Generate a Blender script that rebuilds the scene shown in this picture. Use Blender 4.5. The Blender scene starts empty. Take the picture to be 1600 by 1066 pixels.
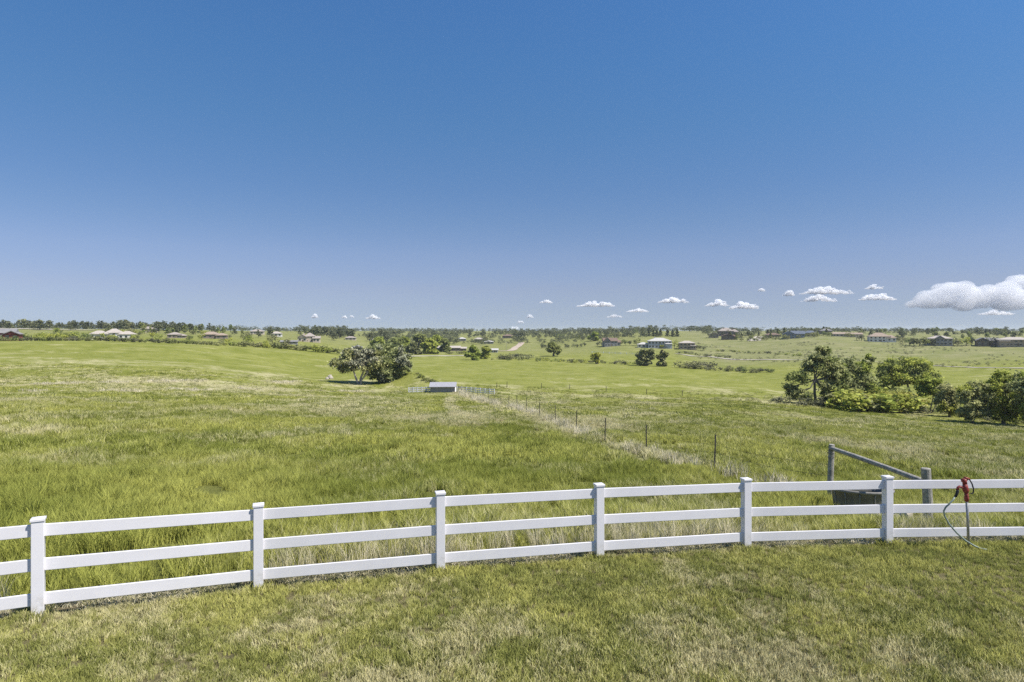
import bpy, math, random
import numpy as np
from mathutils import Vector, Matrix
R = math.radians
C = bpy.context.scene.collection
SC = bpy.context.scene
EYE = 3.6            # camera height above the fence line's ground
F = 1000.0           # focal length in photograph pixels

# ------------------------------------------------------------------ camera
cd = bpy.data.cameras.new('camera'); cam = bpy.data.objects.new('camera', cd); C.objects.link(cam)
cd.sensor_width = 36.0; cd.lens = 36.0*F/1600.0; cd.shift_y = -16.0/1600.0
cd.clip_start = 0.1; cd.clip_end = 120000.0
cam.location = (0, 0, EYE); cam.rotation_euler = (R(90), 0, 0)
SC.camera = cam
# ------------------------------------------------------------------ light
SUN_EL, SUN_AZ = R(55), R(70)          # azimuth measured from straight behind the camera towards the right
sdir = Vector((math.sin(SUN_AZ)*math.cos(SUN_EL), -math.cos(SUN_AZ)*math.cos(SUN_EL), math.sin(SUN_EL)))
w = bpy.data.worlds.new('World'); SC.world = w; w.use_nodes = True
nt = w.node_tree; bg = nt.nodes['Background']
sky = nt.nodes.new('ShaderNodeTexSky'); sky.sky_type = 'NISHITA'; sky.sun_disc = False
sky.sun_elevation = SUN_EL; sky.sun_rotation = math.atan2(sdir.x, sdir.y)
sky.altitude = 1900; sky.air_density = 1.0; sky.dust_density = 0.5; sky.ozone_density = 2.0
bg.inputs[1].default_value = 0.0731
# the thin dry air of the high plains: deeper blue overhead, greyer and dimmer towards the horizon than the stock sky
SKYT = ((4, (92,119,159), (73,121,181)), (100, (99,127,168), (78,126,184)), (200, (110,140,182), (87,133,188)), (300, (128,161,201), (104,144,195)),
        (350, (143,177,213), (120,155,200)), (400, (161,195,226), (140,167,208)), (453, (193,222,236), (160,178,208)), (484, (219,238,233), (168,185,208)), (510, (240,243,220), (172,187,206)))
lin = lambda c: (c/255/12.92 if c < 10.3 else ((c/255+0.055)/1.055)**2.4)
geo = nt.nodes.new('ShaderNodeNewGeometry'); sep = nt.nodes.new('ShaderNodeSeparateXYZ'); ramp = nt.nodes.new('ShaderNodeValToRGB'); mul = nt.nodes.new('ShaderNodeMix')
neg = nt.nodes.new('ShaderNodeMath'); neg.operation = 'MULTIPLY'; neg.inputs[1].default_value = -1.0
mul.data_type = 'RGBA'; mul.blend_type = 'MULTIPLY'; mul.inputs[0].default_value = 1.0
nt.links.new(geo.outputs['Incoming'], sep.inputs[0]); nt.links.new(sep.outputs[2], neg.inputs[0]); nt.links.new(neg.outputs[0], ramp.inputs[0])
_e = ramp.color_ramp.elements
while len(_e) < len(SKYT): _e.new(0.5)
for _k, (_y, _a, _b) in enumerate(reversed(SKYT)):
    _t = (517-_y)/F; _e[_k].position = _t/math.hypot(1, _t)
    _e[_k].color = (*[lin(q)/lin(p) for p, q in zip(_a, _b)], 1)
nt.links.new(sky.outputs[0], mul.inputs[6]); nt.links.new(ramp.outputs[0], mul.inputs[7]); nt.links.new(mul.outputs[2], bg.inputs[0])
sl = bpy.data.lights.new('sun', 'SUN'); sl.energy = 4.0; sl.angle = R(0.53); sl.color = (1.0, 0.95, 0.87)
so = bpy.data.objects.new('sun', sl); C.objects.link(so)
so.rotation_euler = sdir.to_track_quat('Z', 'Y').to_euler(); so.location = (20, -20, 40)
SC.view_settings.view_transform = 'Standard'; SC.view_settings.look = 'None'
SC.view_settings.exposure = 0.68; SC.view_settings.gamma = 1.0
SC.render.engine = 'CYCLES'
SC.cycles.volume_bounces = 24; SC.cycles.max_bounces = 24; SC.cycles.diffuse_bounces = 3; SC.cycles.transparent_max_bounces = 160
SC.cycles.use_denoising = False

rng = np.random.default_rng(7); random.seed(7)

# ------------------------------------------------------------------ noise
def _hash(ix, iy, seed):
    h = (ix.astype(np.int64)*374761393 + iy.astype(np.int64)*668265263 + seed*1442695041) & 0xffffffff
    h = ((h ^ (h >> 13))*1274126177) & 0xffffffff
    return ((h ^ (h >> 16)) & 0xffff)/65535.0
def vnoise(x, y, seed=0):
    ix = np.floor(x); iy = np.floor(y); fx = x-ix; fy = y-iy
    fx = fx*fx*(3-2*fx); fy = fy*fy*(3-2*fy)
    a = _hash(ix, iy, seed); b = _hash(ix+1, iy, seed); c = _hash(ix, iy+1, seed); d = _hash(ix+1, iy+1, seed)
    return (a*(1-fx)+b*fx)*(1-fy) + (c*(1-fx)+d*fx)*fy
def fbm(x, y, seed=0, octv=4):
    s = 0; a = 0.5; t = 0
    for k in range(octv):
        s = s + a*vnoise(x*2**k, y*2**k, seed+k*17); t += a; a *= 0.5
    return s/t

# ------------------------------------------------------------------ terrain height
def pchip(xs, ys, xq):
    xs = np.asarray(xs, float); ys = np.asarray(ys, float)
    h = np.diff(xs); dl = np.diff(ys)/h
    m = np.zeros_like(ys); m[0] = dl[0]; m[-1] = dl[-1]
    for i in range(1, len(xs)-1):
        if dl[i-1]*dl[i] > 0:
            w1 = 2*h[i]+h[i-1]; w2 = h[i]+2*h[i-1]
            m[i] = (w1+w2)/(w1/dl[i-1]+w2/dl[i])
    i = np.clip(np.searchsorted(xs, xq)-1, 0, len(xs)-2)
    t = np.clip((xq-xs[i])/h[i], 0, 1)
    return ((2*t**3-3*t**2+1)*ys[i] + (t**3-2*t**2+t)*h[i]*m[i] + (-2*t**3+3*t**2)*ys[i+1] + (t**3-t**2)*h[i]*m[i+1])
ND = (1, 5, 8, 11, 15, 26, 50, 90)
FARP = ((9000, 517.2),)
COLS = {   # azimuth (tan*1000+800): drops below the eye at ND, then (depth, slope) pairs measured from the survey of the view
 -500: ((3.15,3.3,3.46,3.7,4.1,5.0,6.5,8.3), ((120,597),(200,560),(300,534),(400,536),(550,523),(720,512),(1000,513),(3000,517.5))),
 0:    ((3.15,3.3,3.46,3.7,4.1,5.1,6.6,8.5), ((120,597),(200,562),(300,533),(400,535),(550,523),(720,513),(1000,514),(3000,517.2))),
 250:  ((3.15,3.3,3.52,3.72,4.15,5.2,7.0,9.1), ((130,598),(210,566),(310,536),(400,537),(540,525),(760,515),(1100,515.5),(3000,517.2))),
 400:  ((3.15,3.3,3.53,3.73,4.2,5.35,7.3,9.8), ((150,600),(230,572),(330,543),(430,538),(560,528),(800,519),(1300,517.5),(3000,517.2))),
 500:  ((3.15,3.3,3.53,3.73,4.25,5.45,7.5,10.2), ((165,602),(250,578),(350,552),(450,545),(600,533),(850,522),(1400,518),(3000,517.3))),
 600:  ((3.15,3.3,3.5,3.7,4.28,5.5,7.7,10.5), ((185,602),(270,578),(400,560),(500,555),(650,540),(850,530),(1300,521),(2500,517.6))),
 700:  ((3.15,3.3,3.48,3.68,4.3,5.6,7.8,10.8), ((150,613),(220,592),(330,571),(480,558),(650,545),(850,534),(1300,523),(2500,518))),
 850:  ((3.15,3.3,3.46,3.68,4.35,5.65,8.0,11.0), ((150,621),(220,595),(330,575),(450,564),(600,548),(800,534),(1300,523),(2500,518))),
 1000: ((3.15,3.3,3.45,3.68,4.4,5.7,8.2,11.5), ((150,622),(220,598),(320,579),(400,571),(500,556),(600,541),(780,527),(1200,519.5),(2500,517.6))),
 1150: ((3.15,3.3,3.45,3.68,4.45,5.8,8.4,12.0), ((150,625),(250,597),(350,583),(420,571),(500,558),(650,538),(800,526),(1100,519),(2500,517.4))),
 1300: ((3.15,3.3,3.45,3.68,4.5,6.0,8.8,12.8), ((150,637),(240,604),(350,579),(430,562),(520,545),(680,526),(900,521),(1500,518))),
 1450: ((3.15,3.3,3.45,3.68,4.6,6.2,9.2,13.6), ((140,650),(240,606),(340,583),(420,566),(520,543),(700,529),(1000,520),(1800,518))),
 1600: ((3.15,3.3,3.45,3.68,4.7,6.4,9.6,14.2), ((130,662),(230,610),(330,580),(420,562),(500,544),(700,528),(1000,520),(1800,518))),
 2100: ((3.15,3.3,3.45,3.68,4.7,6.4,9.6,14.2), ((130,662),(230,610),(330,580),(420,562),(500,544),(700,528),(1000,520),(1800,518))),
}
LD = np.linspace(0, math.log(12000), 420)
UG = np.linspace(-1.3, 1.3, 420)
_cols = []; _us = []
for px, (near, far) in COLS.items():
    xs = [math.log(d) for d in ND] + [math.log(d) for d, y in far+FARP]
    ys = list(near) + [(y-517)/F*d for d, y in far+FARP]
    _cols.append(pchip(xs, ys, LD)); _us.append((px-800)/F)
_cols = np.array(_cols)
TAB = np.array([pchip(_us, _cols[:, j], UG) for j in range(len(LD))])     # [depth, u]
for _ in range(3):                                                          # soften the ridges a little
    TAB[1:-1] = 0.25*TAB[:-2]+0.5*TAB[1:-1]+0.25*TAB[2:]
BERM = [(650, 192, 6, 6, 3.0), (668, 184, 5, 6, 1.8), (632, 197, 6, 6, 1.5)]
def height(x, y):
    x = np.asarray(x, float); y = np.asarray(y, float)
    r = np.hypot(x, y); th = np.arctan2(x, y); lim = math.atan(1.3)
    tc = np.clip(th, -lim, lim)
    back = np.clip((np.abs(th)-lim)/(math.pi-lim), 0, 1)
    tc = tc*(1-back)
    d = np.where(np.abs(th) <= lim, y, r*np.cos(tc)); d = np.clip(d, 1.0, 11900)
    u = np.tan(tc)
    fu = np.clip((u+1.3)/2.6*(len(UG)-1), 0, len(UG)-1.001); fd = np.clip(np.log(d)/LD[-1]*(len(LD)-1), 0, len(LD)-1.001)
    iu = fu.astype(int); idd = fd.astype(int); a = fu-iu; b = fd-idd
    drop = (TAB[idd, iu]*(1-a)+TAB[idd, iu+1]*a)*(1-b) + (TAB[idd+1, iu]*(1-a)+TAB[idd+1, iu+1]*a)*b
    z = EYE-drop
    for px, dd, sx, sy, hh in BERM:
        cx = (px-800)/F*dd
        z = z + hh*np.exp(-((x-cx)/sx)**2-((y-dd)/sy)**2)
    amp = np.clip((d-9)/40, 0, 1)
    z = z + amp*(vnoise(x/7, y/7, 3)-0.5)*0.28 + np.clip((d-60)/100, 0, 1)*(vnoise(x/40, y/40, 5)-0.5)*0.8
    z = z + np.clip((d-450)/200, 0, 1)*np.clip((r-450)/300, 0, 1)*(vnoise(x/90, y/90, 9)-0.5)*2.4
    z = z + np.clip((d-370)/120, 0, 1)*np.clip((x/np.maximum(d, 1)-.2)/.1, 0, 1)*((vnoise(x/42, y/34, 12)-.5)*2.6+(vnoise(x/15, y/13, 14)-.5)*.9)
    return z
def hz(x, y): return float(height(np.array([x]), np.array([y]))[0])
def at(px, d, dz=0.0):
    x = (px-800)/F*d
    return Vector((x, d, hz(x, d)+dz))
_marchd = np.exp(np.linspace(math.log(12), math.log(3500), 1500))
def pix(px, y, dmin=12):
    """the nearest ground point that lies on this line of sight"""
    ds = _marchd[_marchd >= dmin]; xs = (px-800)/F*ds
    yy = 517 + (EYE-height(xs, ds))/ds*F
    k = np.nonzero(yy <= y)[0]
    d = float(ds[k[0]]) if len(k) else float(ds[np.argmin(yy)])
    return at(px, d)

# ------------------------------------------------------------------ materials
class NT:
    def __init__(s, name):
        s.m = bpy.data.materials.new(name); s.m.use_nodes = True; s.t = s.m.node_tree
        s.t.nodes.clear(); s.out = s.n('ShaderNodeOutputMaterial')
    def n(s, typ, **kw):
        nd = s.t.nodes.new(typ)
        for k, v in kw.items(): setattr(nd, k, v)
        return nd
    def l(s, a, b): s.t.links.new(a, b)
    def noise(s, scale, detail=4, vec=None, rough=0.6):
        nd = s.n('ShaderNodeTexNoise'); nd.inputs['Scale'].default_value = scale; nd.inputs['Detail'].default_value = detail
        nd.inputs['Roughness'].default_value = rough
        if vec: s.l(vec, nd.inputs['Vector'])
        return nd.outputs[0]
    def ramp(s, f, stops):
        nd = s.n('ShaderNodeValToRGB'); e = nd.color_ramp.elements
        while len(e) < len(stops): e.new(0.5)
        for k, (p, c) in enumerate(stops): e[k].position = p; e[k].color = (*c, 1) if len(c) == 3 else c
        s.l(f, nd.inputs[0]); return nd.outputs[0]
    def mix(s, f, a, b, mode='MIX'):
        nd = s.n('ShaderNodeMix', data_type='RGBA', blend_type=mode)
        for sock, v in ((nd.inputs[0], f), (nd.inputs[6], a), (nd.inputs[7], b)):
            if hasattr(v, 'links'): s.l(v, sock)
            elif isinstance(v, tuple): sock.default_value = (*v, 1)
            else: sock.default_value = v
        return nd.outputs[2]
    def math(s, op, a, b=0.0, clamp=False):
        nd = s.n('ShaderNodeMath', operation=op); nd.use_clamp = clamp
        for i, v in enumerate((a, b)):
            if hasattr(v, 'links'): s.l(v, nd.inputs[i])
            else: nd.inputs[i].default_value = v
        return nd.outputs[0]
    def attr(s, name, kind='GEOMETRY'):
        nd = s.n('ShaderNodeAttribute'); nd.attribute_name = name; nd.attribute_type = kind; return nd
def plain(name, col, rough=0.6, metal=0.0, var=0.12, scale=6.0, bump=0.0, spec=0.3):
    t = NT(name); b = t.n('ShaderNodeBsdfPrincipled')
    tc = t.n('ShaderNodeTexCoord').outputs['Object']
    nz = t.noise(scale, 5, tc)
    lo = tuple(c*(1-var) for c in col); hi = tuple(min(1, c*(1+var)) for c in col)
    t.l(t.ramp(nz, ((0.3, lo), (0.7, hi))), b.inputs['Base Color'])
    b.inputs['Roughness'].default_value = rough; b.inputs['Metallic'].default_value = metal
    b.inputs['Specular IOR Level'].default_value = spec
    if bump:
        bn = t.n('ShaderNodeBump'); bn.inputs['Strength'].default_value = bump; bn.inputs['Distance'].default_value = 0.02
        t.l(t.noise(scale*6, 6, tc), bn.inputs['Height']); t.l(bn.outputs[0], b.inputs['Normal'])
    t.l(b.outputs[0], t.out.inputs[0]); return t.m
def leaf_material(name, dark, light, trans=0.3, objvar=0.25):
    t = NT(name)
    isl = t.n('ShaderNodeNewGeometry').outputs['Random Per Island']
    oi = t.n('ShaderNodeObjectInfo').outputs['Random']
    col = t.ramp(isl, ((0.05, dark), (0.95, light)))
    hsv = t.n('ShaderNodeHueSaturation'); t.l(col, hsv.inputs['Color'])
    t.l(t.math('ADD', t.math('MULTIPLY', oi, objvar*2), 1-objvar), hsv.inputs['Value'])
    t.l(t.math('ADD', t.math('MULTIPLY', oi, -0.03), 0.515), hsv.inputs['Hue'])
    d = t.n('ShaderNodeBsdfDiffuse'); tr = t.n('ShaderNodeBsdfTranslucent')
    vm = t.n('ShaderNodeMix', data_type='VECTOR'); vm.inputs[0].default_value = 0.4; vm.inputs[5].default_value = (0, 0, 1)
    t.l(t.n('ShaderNodeNewGeometry').outputs['Normal'], vm.inputs[4]); t.l(vm.outputs[1], d.inputs['Normal'])
    t.l(hsv.outputs[0], d.inputs[0]); t.l(hsv.outputs[0], tr.inputs[0])
    mx = t.n('ShaderNodeMixShader'); mx.inputs[0].default_value = trans
    t.l(d.outputs[0], mx.inputs[1]); t.l(tr.outputs[0], mx.inputs[2]); t.l(mx.outputs[0], t.out.inputs[0]); return t.m
def grass_material(name, green, green2, tan, trans=0.3):
    t = NT(name)
    isl = t.n('ShaderNodeNewGeometry').outputs['Random Per Island']
    dry = t.attr('dry', 'INSTANCER').outputs['Fac']
    tone = t.attr('tone', 'INSTANCER').outputs['Fac']
    oi = t.n('ShaderNodeObjectInfo').outputs['Random']
    tf = t.math('ADD', t.math('MULTIPLY', tone, 1.5), t.math('ADD', t.math('MULTIPLY', isl, 0.3), t.math('SUBTRACT', t.math('MULTIPLY', oi, 0.6), 0.7)), clamp=True)
    g = t.mix(tf, green, green2)
    f = t.math('ADD', dry, t.math('ADD', t.math('MULTIPLY', t.math('SUBTRACT', isl, 0.5), 0.35), t.math('MULTIPLY', t.math('SUBTRACT', oi, 0.5), 0.5)), clamp=True)
    f = t.ramp(f, ((0.40, (0, 0, 0)), (0.80, (1, 1, 1))))
    v = t.n('ShaderNodeHueSaturation'); t.l(t.mix(f, g, tan), v.inputs['Color'])
    t.l(t.math('ADD', t.math('MULTIPLY', oi, 0.5), t.math('ADD', t.math('MULTIPLY', isl, 0.2), 0.62)), v.inputs['Value'])
    d = t.n('ShaderNodeBsdfDiffuse'); tr = t.n('ShaderNodeBsdfTranslucent')
    vm = t.n('ShaderNodeMix', data_type='VECTOR'); vm.inputs[0].default_value = 0.55; vm.inputs[5].default_value = (0, 0, 1)
    t.l(t.n('ShaderNodeNewGeometry').outputs['Normal'], vm.inputs[4])
    t.l(vm.outputs[1], d.inputs['Normal'])
    t.l(v.outputs[0], d.inputs[0]); t.l(v.outputs[0], tr.inputs[0])
    mx = t.n('ShaderNodeMixShader'); mx.inputs[0].default_value = trans
    t.l(d.outputs[0], mx.inputs[1]); t.l(tr.outputs[0], mx.inputs[2]); t.l(mx.outputs[0], t.out.inputs[0]); return t.m

GRN, GRN2, TAN = (0.085, 0.125, 0.018), (0.15, 0.19, 0.035), (0.30, 0.26, 0.15)
M = {}
M['vinyl'] = plain('white_vinyl', (0.76, 0.74, 0.76), 0.4, var=0.045, scale=2.2, spec=0.4)
def vinyl_post():
    t = NT('white_vinyl_post'); b = t.n('ShaderNodeBsdfPrincipled'); b.inputs['Roughness'].default_value = .38; b.inputs['Specular IOR Level'].default_value = .4
    tc = t.n('ShaderNodeTexCoord').outputs['Object']; sp = t.n('ShaderNodeSeparateXYZ'); t.l(tc, sp.inputs[0])
    low = t.n('ShaderNodeMapRange'); low.inputs[1].default_value = .02; low.inputs[2].default_value = .34; low.inputs[3].default_value = 1; low.inputs[4].default_value = 0; t.l(sp.outputs[2], low.inputs[0])
    f = t.math('MULTIPLY', low.outputs[0], t.ramp(t.noise(14, 6, tc, .7), ((.42, (0, 0, 0)), (.68, (1, 1, 1)))))
    c = t.mix(t.math('MULTIPLY', f, .8), t.ramp(t.noise(3, 5, tc), ((.3, (.75, .73, .75)), (.7, (.79, .77, .79)))), (.36, .31, .22))
    sm = t.ramp(t.noise(9, 8, tc, .75), ((.62, (0, 0, 0)), (.80, (.25, .25, .25))))
    t.l(t.mix(sm, c, (.5, .48, .42)), b.inputs['Base Color']); t.l(b.outputs[0], t.out.inputs[0]); return t.m
M['vinylpost'] = vinyl_post()
M['wood'] = plain('weathered_wood', (0.33, 0.31, 0.27), 0.85, var=0.4, scale=9, bump=0.6)
M['steel'] = plain('galvanised_steel', (0.36, 0.35, 0.33), 0.45, 0.6, var=0.2, scale=20)
M['darksteel'] = plain('dark_steel', (0.08, 0.072, 0.062), 0.7, 0.2, var=0.3, scale=8)
M['wire'] = plain('wire', (0.08, 0.075, 0.07), 0.6, 0.5)
M['red'] = plain('red_paint', (0.27, 0.045, 0.035), 0.5, var=0.4, scale=30, spec=0.5)
M['black'] = plain('black_iron', (0.03, 0.03, 0.032), 0.5, var=0.2, scale=20)
M['rubber'] = plain('tank_rubber', (0.20, 0.185, 0.165), 0.6, var=0.3, scale=5, bump=0.2)
M['ribs'] = plain('tank_rib', (0.24, 0.23, 0.21), 0.6, var=0.2)
M['water'] = plain('tank_water', (0.02, 0.025, 0.02), 0.05, var=0.1, spec=0.6)
M['hose'] = plain('hose', (0.24, 0.29, 0.25), 0.45, var=0.1, scale=20)
M['rock'] = plain('pale_stone', (0.44, 0.39, 0.33), 0.9, var=0.25, scale=4, bump=0.6)
M['metalroof'] = plain('metal_roof', (0.36, 0.355, 0.375), 0.7, 0.0, var=0.08, scale=1.5)
M['shedwall'] = plain('shed_wall', (0.27, 0.26, 0.285), 0.7, var=0.15, scale=2)
M['bark'] = plain('bark', (0.16, 0.14, 0.115), 0.95, var=0.35, scale=3, bump=0.5)
M['deadwood'] = plain('dead_wood', (0.34, 0.31, 0.28), 0.95, var=0.25, scale=3)
M['glass'] = plain('window_glass', (0.035, 0.04, 0.05), 0.12, var=0.2, scale=0.7, spec=0.6)
M['trim'] = plain('trim', (0.62, 0.60, 0.56), 0.6, var=0.05)
M['gravel'] = plain('gravel', (0.46, 0.41, 0.34), 0.95, var=0.15, scale=0.6)
M['earth'] = plain('pinkish_earth', (0.46, 0.37, 0.29), 0.95, var=0.2, scale=0.2)
def mwall(n, c): M[n] = plain(n, c, 0.85, var=0.08, scale=0.6)
mwall('wall_white', (0.66, 0.63, 0.60)); mwall('wall_cream', (0.52, 0.44, 0.36)); mwall('wall_tan', (0.34, 0.27, 0.21))
mwall('wall_brick', (0.24, 0.19, 0.165)); mwall('wall_brown', (0.15, 0.115, 0.095)); mwall('wall_blue', (0.21, 0.24, 0.30))
mwall('wall_grey', (0.27, 0.26, 0.27)); mwall('wall_red', (0.20, 0.05, 0.045)); mwall('wall_lilac', (0.44, 0.44, 0.50))
def mroof(n, c): M[n] = plain(n, c, 0.9, var=0.15, scale=0.8)
mroof('roof_tan', (0.44, 0.39, 0.34)); mroof('roof_orange', (0.34, 0.265, 0.205)); mroof('roof_pink', (0.36, 0.31, 0.275))
mroof('roof_grey', (0.24, 0.23, 0.23)); mroof('roof_blue', (0.13, 0.15, 0.19)); mroof('roof_brown', (0.20, 0.14, 0.11)); mroof('roof_pale', (0.50, 0.48, 0.45))
M['pine'] = leaf_material('pine_needles', (0.075, 0.09, 0.05), (0.215, 0.225, 0.125), 0.25)
M['cotton'] = leaf_material('cottonwood_leaves', (0.16, 0.185, 0.075), (0.64, 0.64, 0.29), 0.45, 0.12)
M['cottondark'] = leaf_material('dark_leaves', (0.07, 0.095, 0.03), (0.42, 0.46, 0.16), 0.42, 0.12)
M['bright'] = leaf_material('bright_leaves', (0.16, 0.20, 0.03), (0.62, 0.65, 0.16), 0.45, 0.15)
M['yellow'] = leaf_material('yellow_green_leaves', (0.20, 0.215, 0.04), (0.54, 0.53, 0.15), 0.35, 0.1)
M['olive'] = leaf_material('olive_leaves', (0.11, 0.12, 0.05), (0.37, 0.37, 0.17), 0.25, 0.25)
M['sage'] = leaf_material('sage_leaves', (0.085, 0.09, 0.055), (0.25, 0.25, 0.15), 0.2, 0.25)
M['grey'] = leaf_material('grey_twigs', (0.14, 0.145, 0.09), (0.40, 0.40, 0.27), 0.1, 0.1)
M['lawn'] = grass_material('lawn_blades', (0.275, 0.29, 0.082), (0.47, 0.46, 0.138), (0.565, 0.515, 0.285), 0.35)
M['pasture'] = grass_material('pasture_blades', (0.255, 0.285, 0.06), (0.455, 0.457, 0.118), (0.61, 0.56, 0.315), 0.38)
M['straw'] = grass_material('straw_blades', (0.34, 0.34, 0.14), (0.48, 0.44, 0.23), (0.72, 0.65, 0.47), 0.35)

# ------------------------------------------------------------------ object helpers
def tag(o, label=None, cat=None, group=None, kind=None):
    if label: o['label'] = label
    if cat: o['category'] = cat
    if group: o['group'] = group
    if kind: o['kind'] = kind
    return o
def empty(name, loc, rz=0.0, label=None, cat=None, group=None):
    o = bpy.data.objects.new(name, None); C.objects.link(o); o.location = loc; o.rotation_euler = (0, 0, rz); o.empty_display_size = 0.3
    return tag(o, label, cat, group)
def mesh_obj(name, me, parent=None, loc=None):
    o = bpy.data.objects.new(name, me); C.objects.link(o)
    if parent: o.parent = parent
    if loc is not None: o.location = loc
    return o
class MB:
    def __init__(s): s.v = []; s.f = []; s.mi = []; s.k = 0
    def add(s, vs, fs):
        b = len(s.v); s.v += [tuple(p) for p in vs]
        for f in fs: s.f.append(tuple(b+i for i in f)); s.mi.append(s.k)
        return s
    def box(s, c, size, mat=None):
        x, y, z = (q/2 for q in size); c = Vector(c)
        vs = [Vector((sx*x, sy*y, sz*z)) for sz in (-1, 1) for sy in (-1, 1) for sx in (-1, 1)]
        if mat: vs = [mat @ p for p in vs]
        return s.add([p+c for p in vs], [(0,2,3,1),(4,5,7,6),(0,1,5,4),(2,6,7,3),(0,4,6,2),(1,3,7,5)])
    def tube(s, pts, rad, n=8, cap=True):
        pts = [Vector(p) for p in pts]; N = len(pts)
        rad = [rad]*N if not hasattr(rad, '__len__') else rad
        b = len(s.v); ref = None; vs = []
        for i, p in enumerate(pts):
            t = (pts[min(i+1, N-1)]-pts[max(i-1, 0)]).normalized()
            if ref is None: ref = t.orthogonal().normalized()
            ref = (ref - t*ref.dot(t)).normalized(); q = t.cross(ref)
            for k in range(n):
                a = 2*math.pi*k/n; vs.append(p+(ref*math.cos(a)+q*math.sin(a))*rad[i])
        fs = [(i*n+k, i*n+(k+1)%n, (i+1)*n+(k+1)%n, (i+1)*n+k) for i in range(N-1) for k in range(n)]
        if cap: fs += [tuple(range(n-1, -1, -1)), tuple((N-1)*n+k for k in range(n))]
        return s.add(vs, fs)
    def lathe(s, prof, n=16, sx=1.0, sy=1.0, c=(0, 0, 0)):
        vs = [(c[0]+r*sx*math.cos(2*math.pi*k/n), c[1]+r*sy*math.sin(2*math.pi*k/n), c[2]+z) for r, z in prof for k in range(n)]
        P = len(prof)
        return s.add(vs, [(i*n+k, i*n+(k+1)%n, (i+1)*n+(k+1)%n, (i+1)*n+k) for i in range(P-1) for k in range(n)])
    def mesh(s, name, mats, smooth=False):
        me = bpy.data.meshes.new(name); me.from_pydata(s.v, [], s.f)
        for m in (mats if isinstance(mats, (list, tuple)) else [mats]): me.materials.append(m)
        me.polygons.foreach_set('material_index', s.mi)
        if smooth: me.polygons.foreach_set('use_smooth', [True]*len(s.f))
        me.update(); return me
    def build(s, name, mats, parent=None, loc=None, smooth=False, bevel=0.0):
        o = mesh_obj(name, s.mesh(name, mats, smooth), parent, loc)
        if bevel:
            b = o.modifiers.new('bevel', 'BEVEL'); b.width = bevel; b.segments = 2; b.limit_method = 'ANGLE'
        return o

# ------------------------------------------------------------------ fence line in plan (needed by the ground zones)
FP = [(-10.4, 4.9), (-8.0, 6.5), (-5.73, 7.74), (-3.51, 8.86), (-1.06, 9.46), (1.372, 10.08), (3.911, 10.69), (6.46, 11.01), (9.14, 11.22), (11.6, 11.3), (14.2, 11.3)]
_fx = np.array([p[0] for p in FP]); _fy = np.array([p[1] for p in FP])
def fence_y(x):
    xe = np.concatenate(([-60], _fx, [80])); ye = np.concatenate(([-28], _fy, [10]))
    return np.interp(x, xe, ye)
def wire_line():
    pts = [at(1449, 15.0), at(1298, 19.0), at(1116, 26.5), at(1010, 34), at(945, 43), at(901, 53), at(868, 63), at(843, 73), at(823, 83)]
    end = at(716, 149)
    a = pts[-1]
    n = 13
    for k in range(1, n): pts.append(a.lerp(end, k/(n-1)))
    for p in pts: p.z = hz(p.x, p.y)
    return pts
WL = wire_line()
def dist_poly(x, y, pts):
    best = np.full(np.shape(x), 1e9)
    for a, b in zip(pts[:-1], pts[1:]):
        dx, dy = b[0]-a[0], b[1]-a[1]; L = dx*dx+dy*dy
        t = np.clip(((x-a[0])*dx+(y-a[1])*dy)/L, 0, 1)
        best = np.minimum(best, np.hypot(x-a[0]-t*dx, y-a[1]-t*dy))
    return best
def dryness(x, y):
    """0 green .. 1 straw, the patches seen across the pasture"""
    r = np.hypot(x, y); u = x/np.maximum(y, 1)*1000+800
    n = fbm(x/9, y/14, 21, 4)*0.6+fbm(x/2.2, y/2.8, 31, 3)*0.4
    v = 0.33+(n-0.5)*1.7
    band = np.clip((y-28)/35, 0, 1)*np.clip((240-y)/90, 0, 1)          # the middle of the field is drier than either end
    v = v + band*0.12 - 0.10*np.clip((24-y)/8, 0, 1)
    streak = fbm(x/60, y/7, 41, 3)
    v = v + np.clip((y-60)/60, 0, 1)*(streak-0.5)*0.7
    v = v + 0.55*np.exp(-(dist_poly(x, y, [(p.x, p.y) for p in WL])/(1.1+0.008*r))**2)*np.clip((y-22)/10, 0, 1)
    v = v + 0.4*np.exp(-((u-740)/75)**2-((y-64)/8)**2)
    v = v - 0.25*np.clip((y-200)/60, 0, 1)
    v = v + 0.75*np.exp(-(dist_poly(x, y, SWALE)/2.2)**2)*np.clip(vnoise(x/9, y/9, 19)*2-.35, 0, 1)
    v = v + 0.55*np.exp(-(dist_poly(x, y, SWALE2)/2.0)**2)*np.clip(vnoise(x/7, y/7, 23)*2-.45, 0, 1)
    v = v - 0.2*np.exp(-(dist_poly(x, y, TRACK1)/3)**2) + 0.6*np.exp(-(dist_poly(x, y, TRACK1)/.55)**2) + 0.6*np.exp(-(dist_poly(x, y, TRACK2)/.55)**2)
    v = v + 0.35*np.exp(-((u-80)/150)**2-((y-38)/5)**2) + 0.3*np.exp(-((u-200)/260)**2-((y-24)/3)**2)
    v = v - .3*np.exp(-((u-640)/22)**2-((y-191)/7)**2) + .8*np.exp(-((u-609)/9)**2-((y-180)/4)**2) + .6*np.exp(-((u-575)/30)**2-((y-178)/3)**2)
    return np.clip(v, 0, 1)
_pl = lambda *a: [tuple(pix(*p)[:2]) for p in a]
SWALE = _pl((-40,605),(40,602),(130,598),(250,597),(330,595),(400,600),(470,597),(520,603))
SWALE2 = _pl((-40,617),(110,611),(240,612),(360,607),(480,612),(600,609))
TRACK1 = _pl((700,620),(697,628),(702,640),(716,655)); TRACK2 = _pl((706,620),(706,628),(713,640),(728,653))
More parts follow.
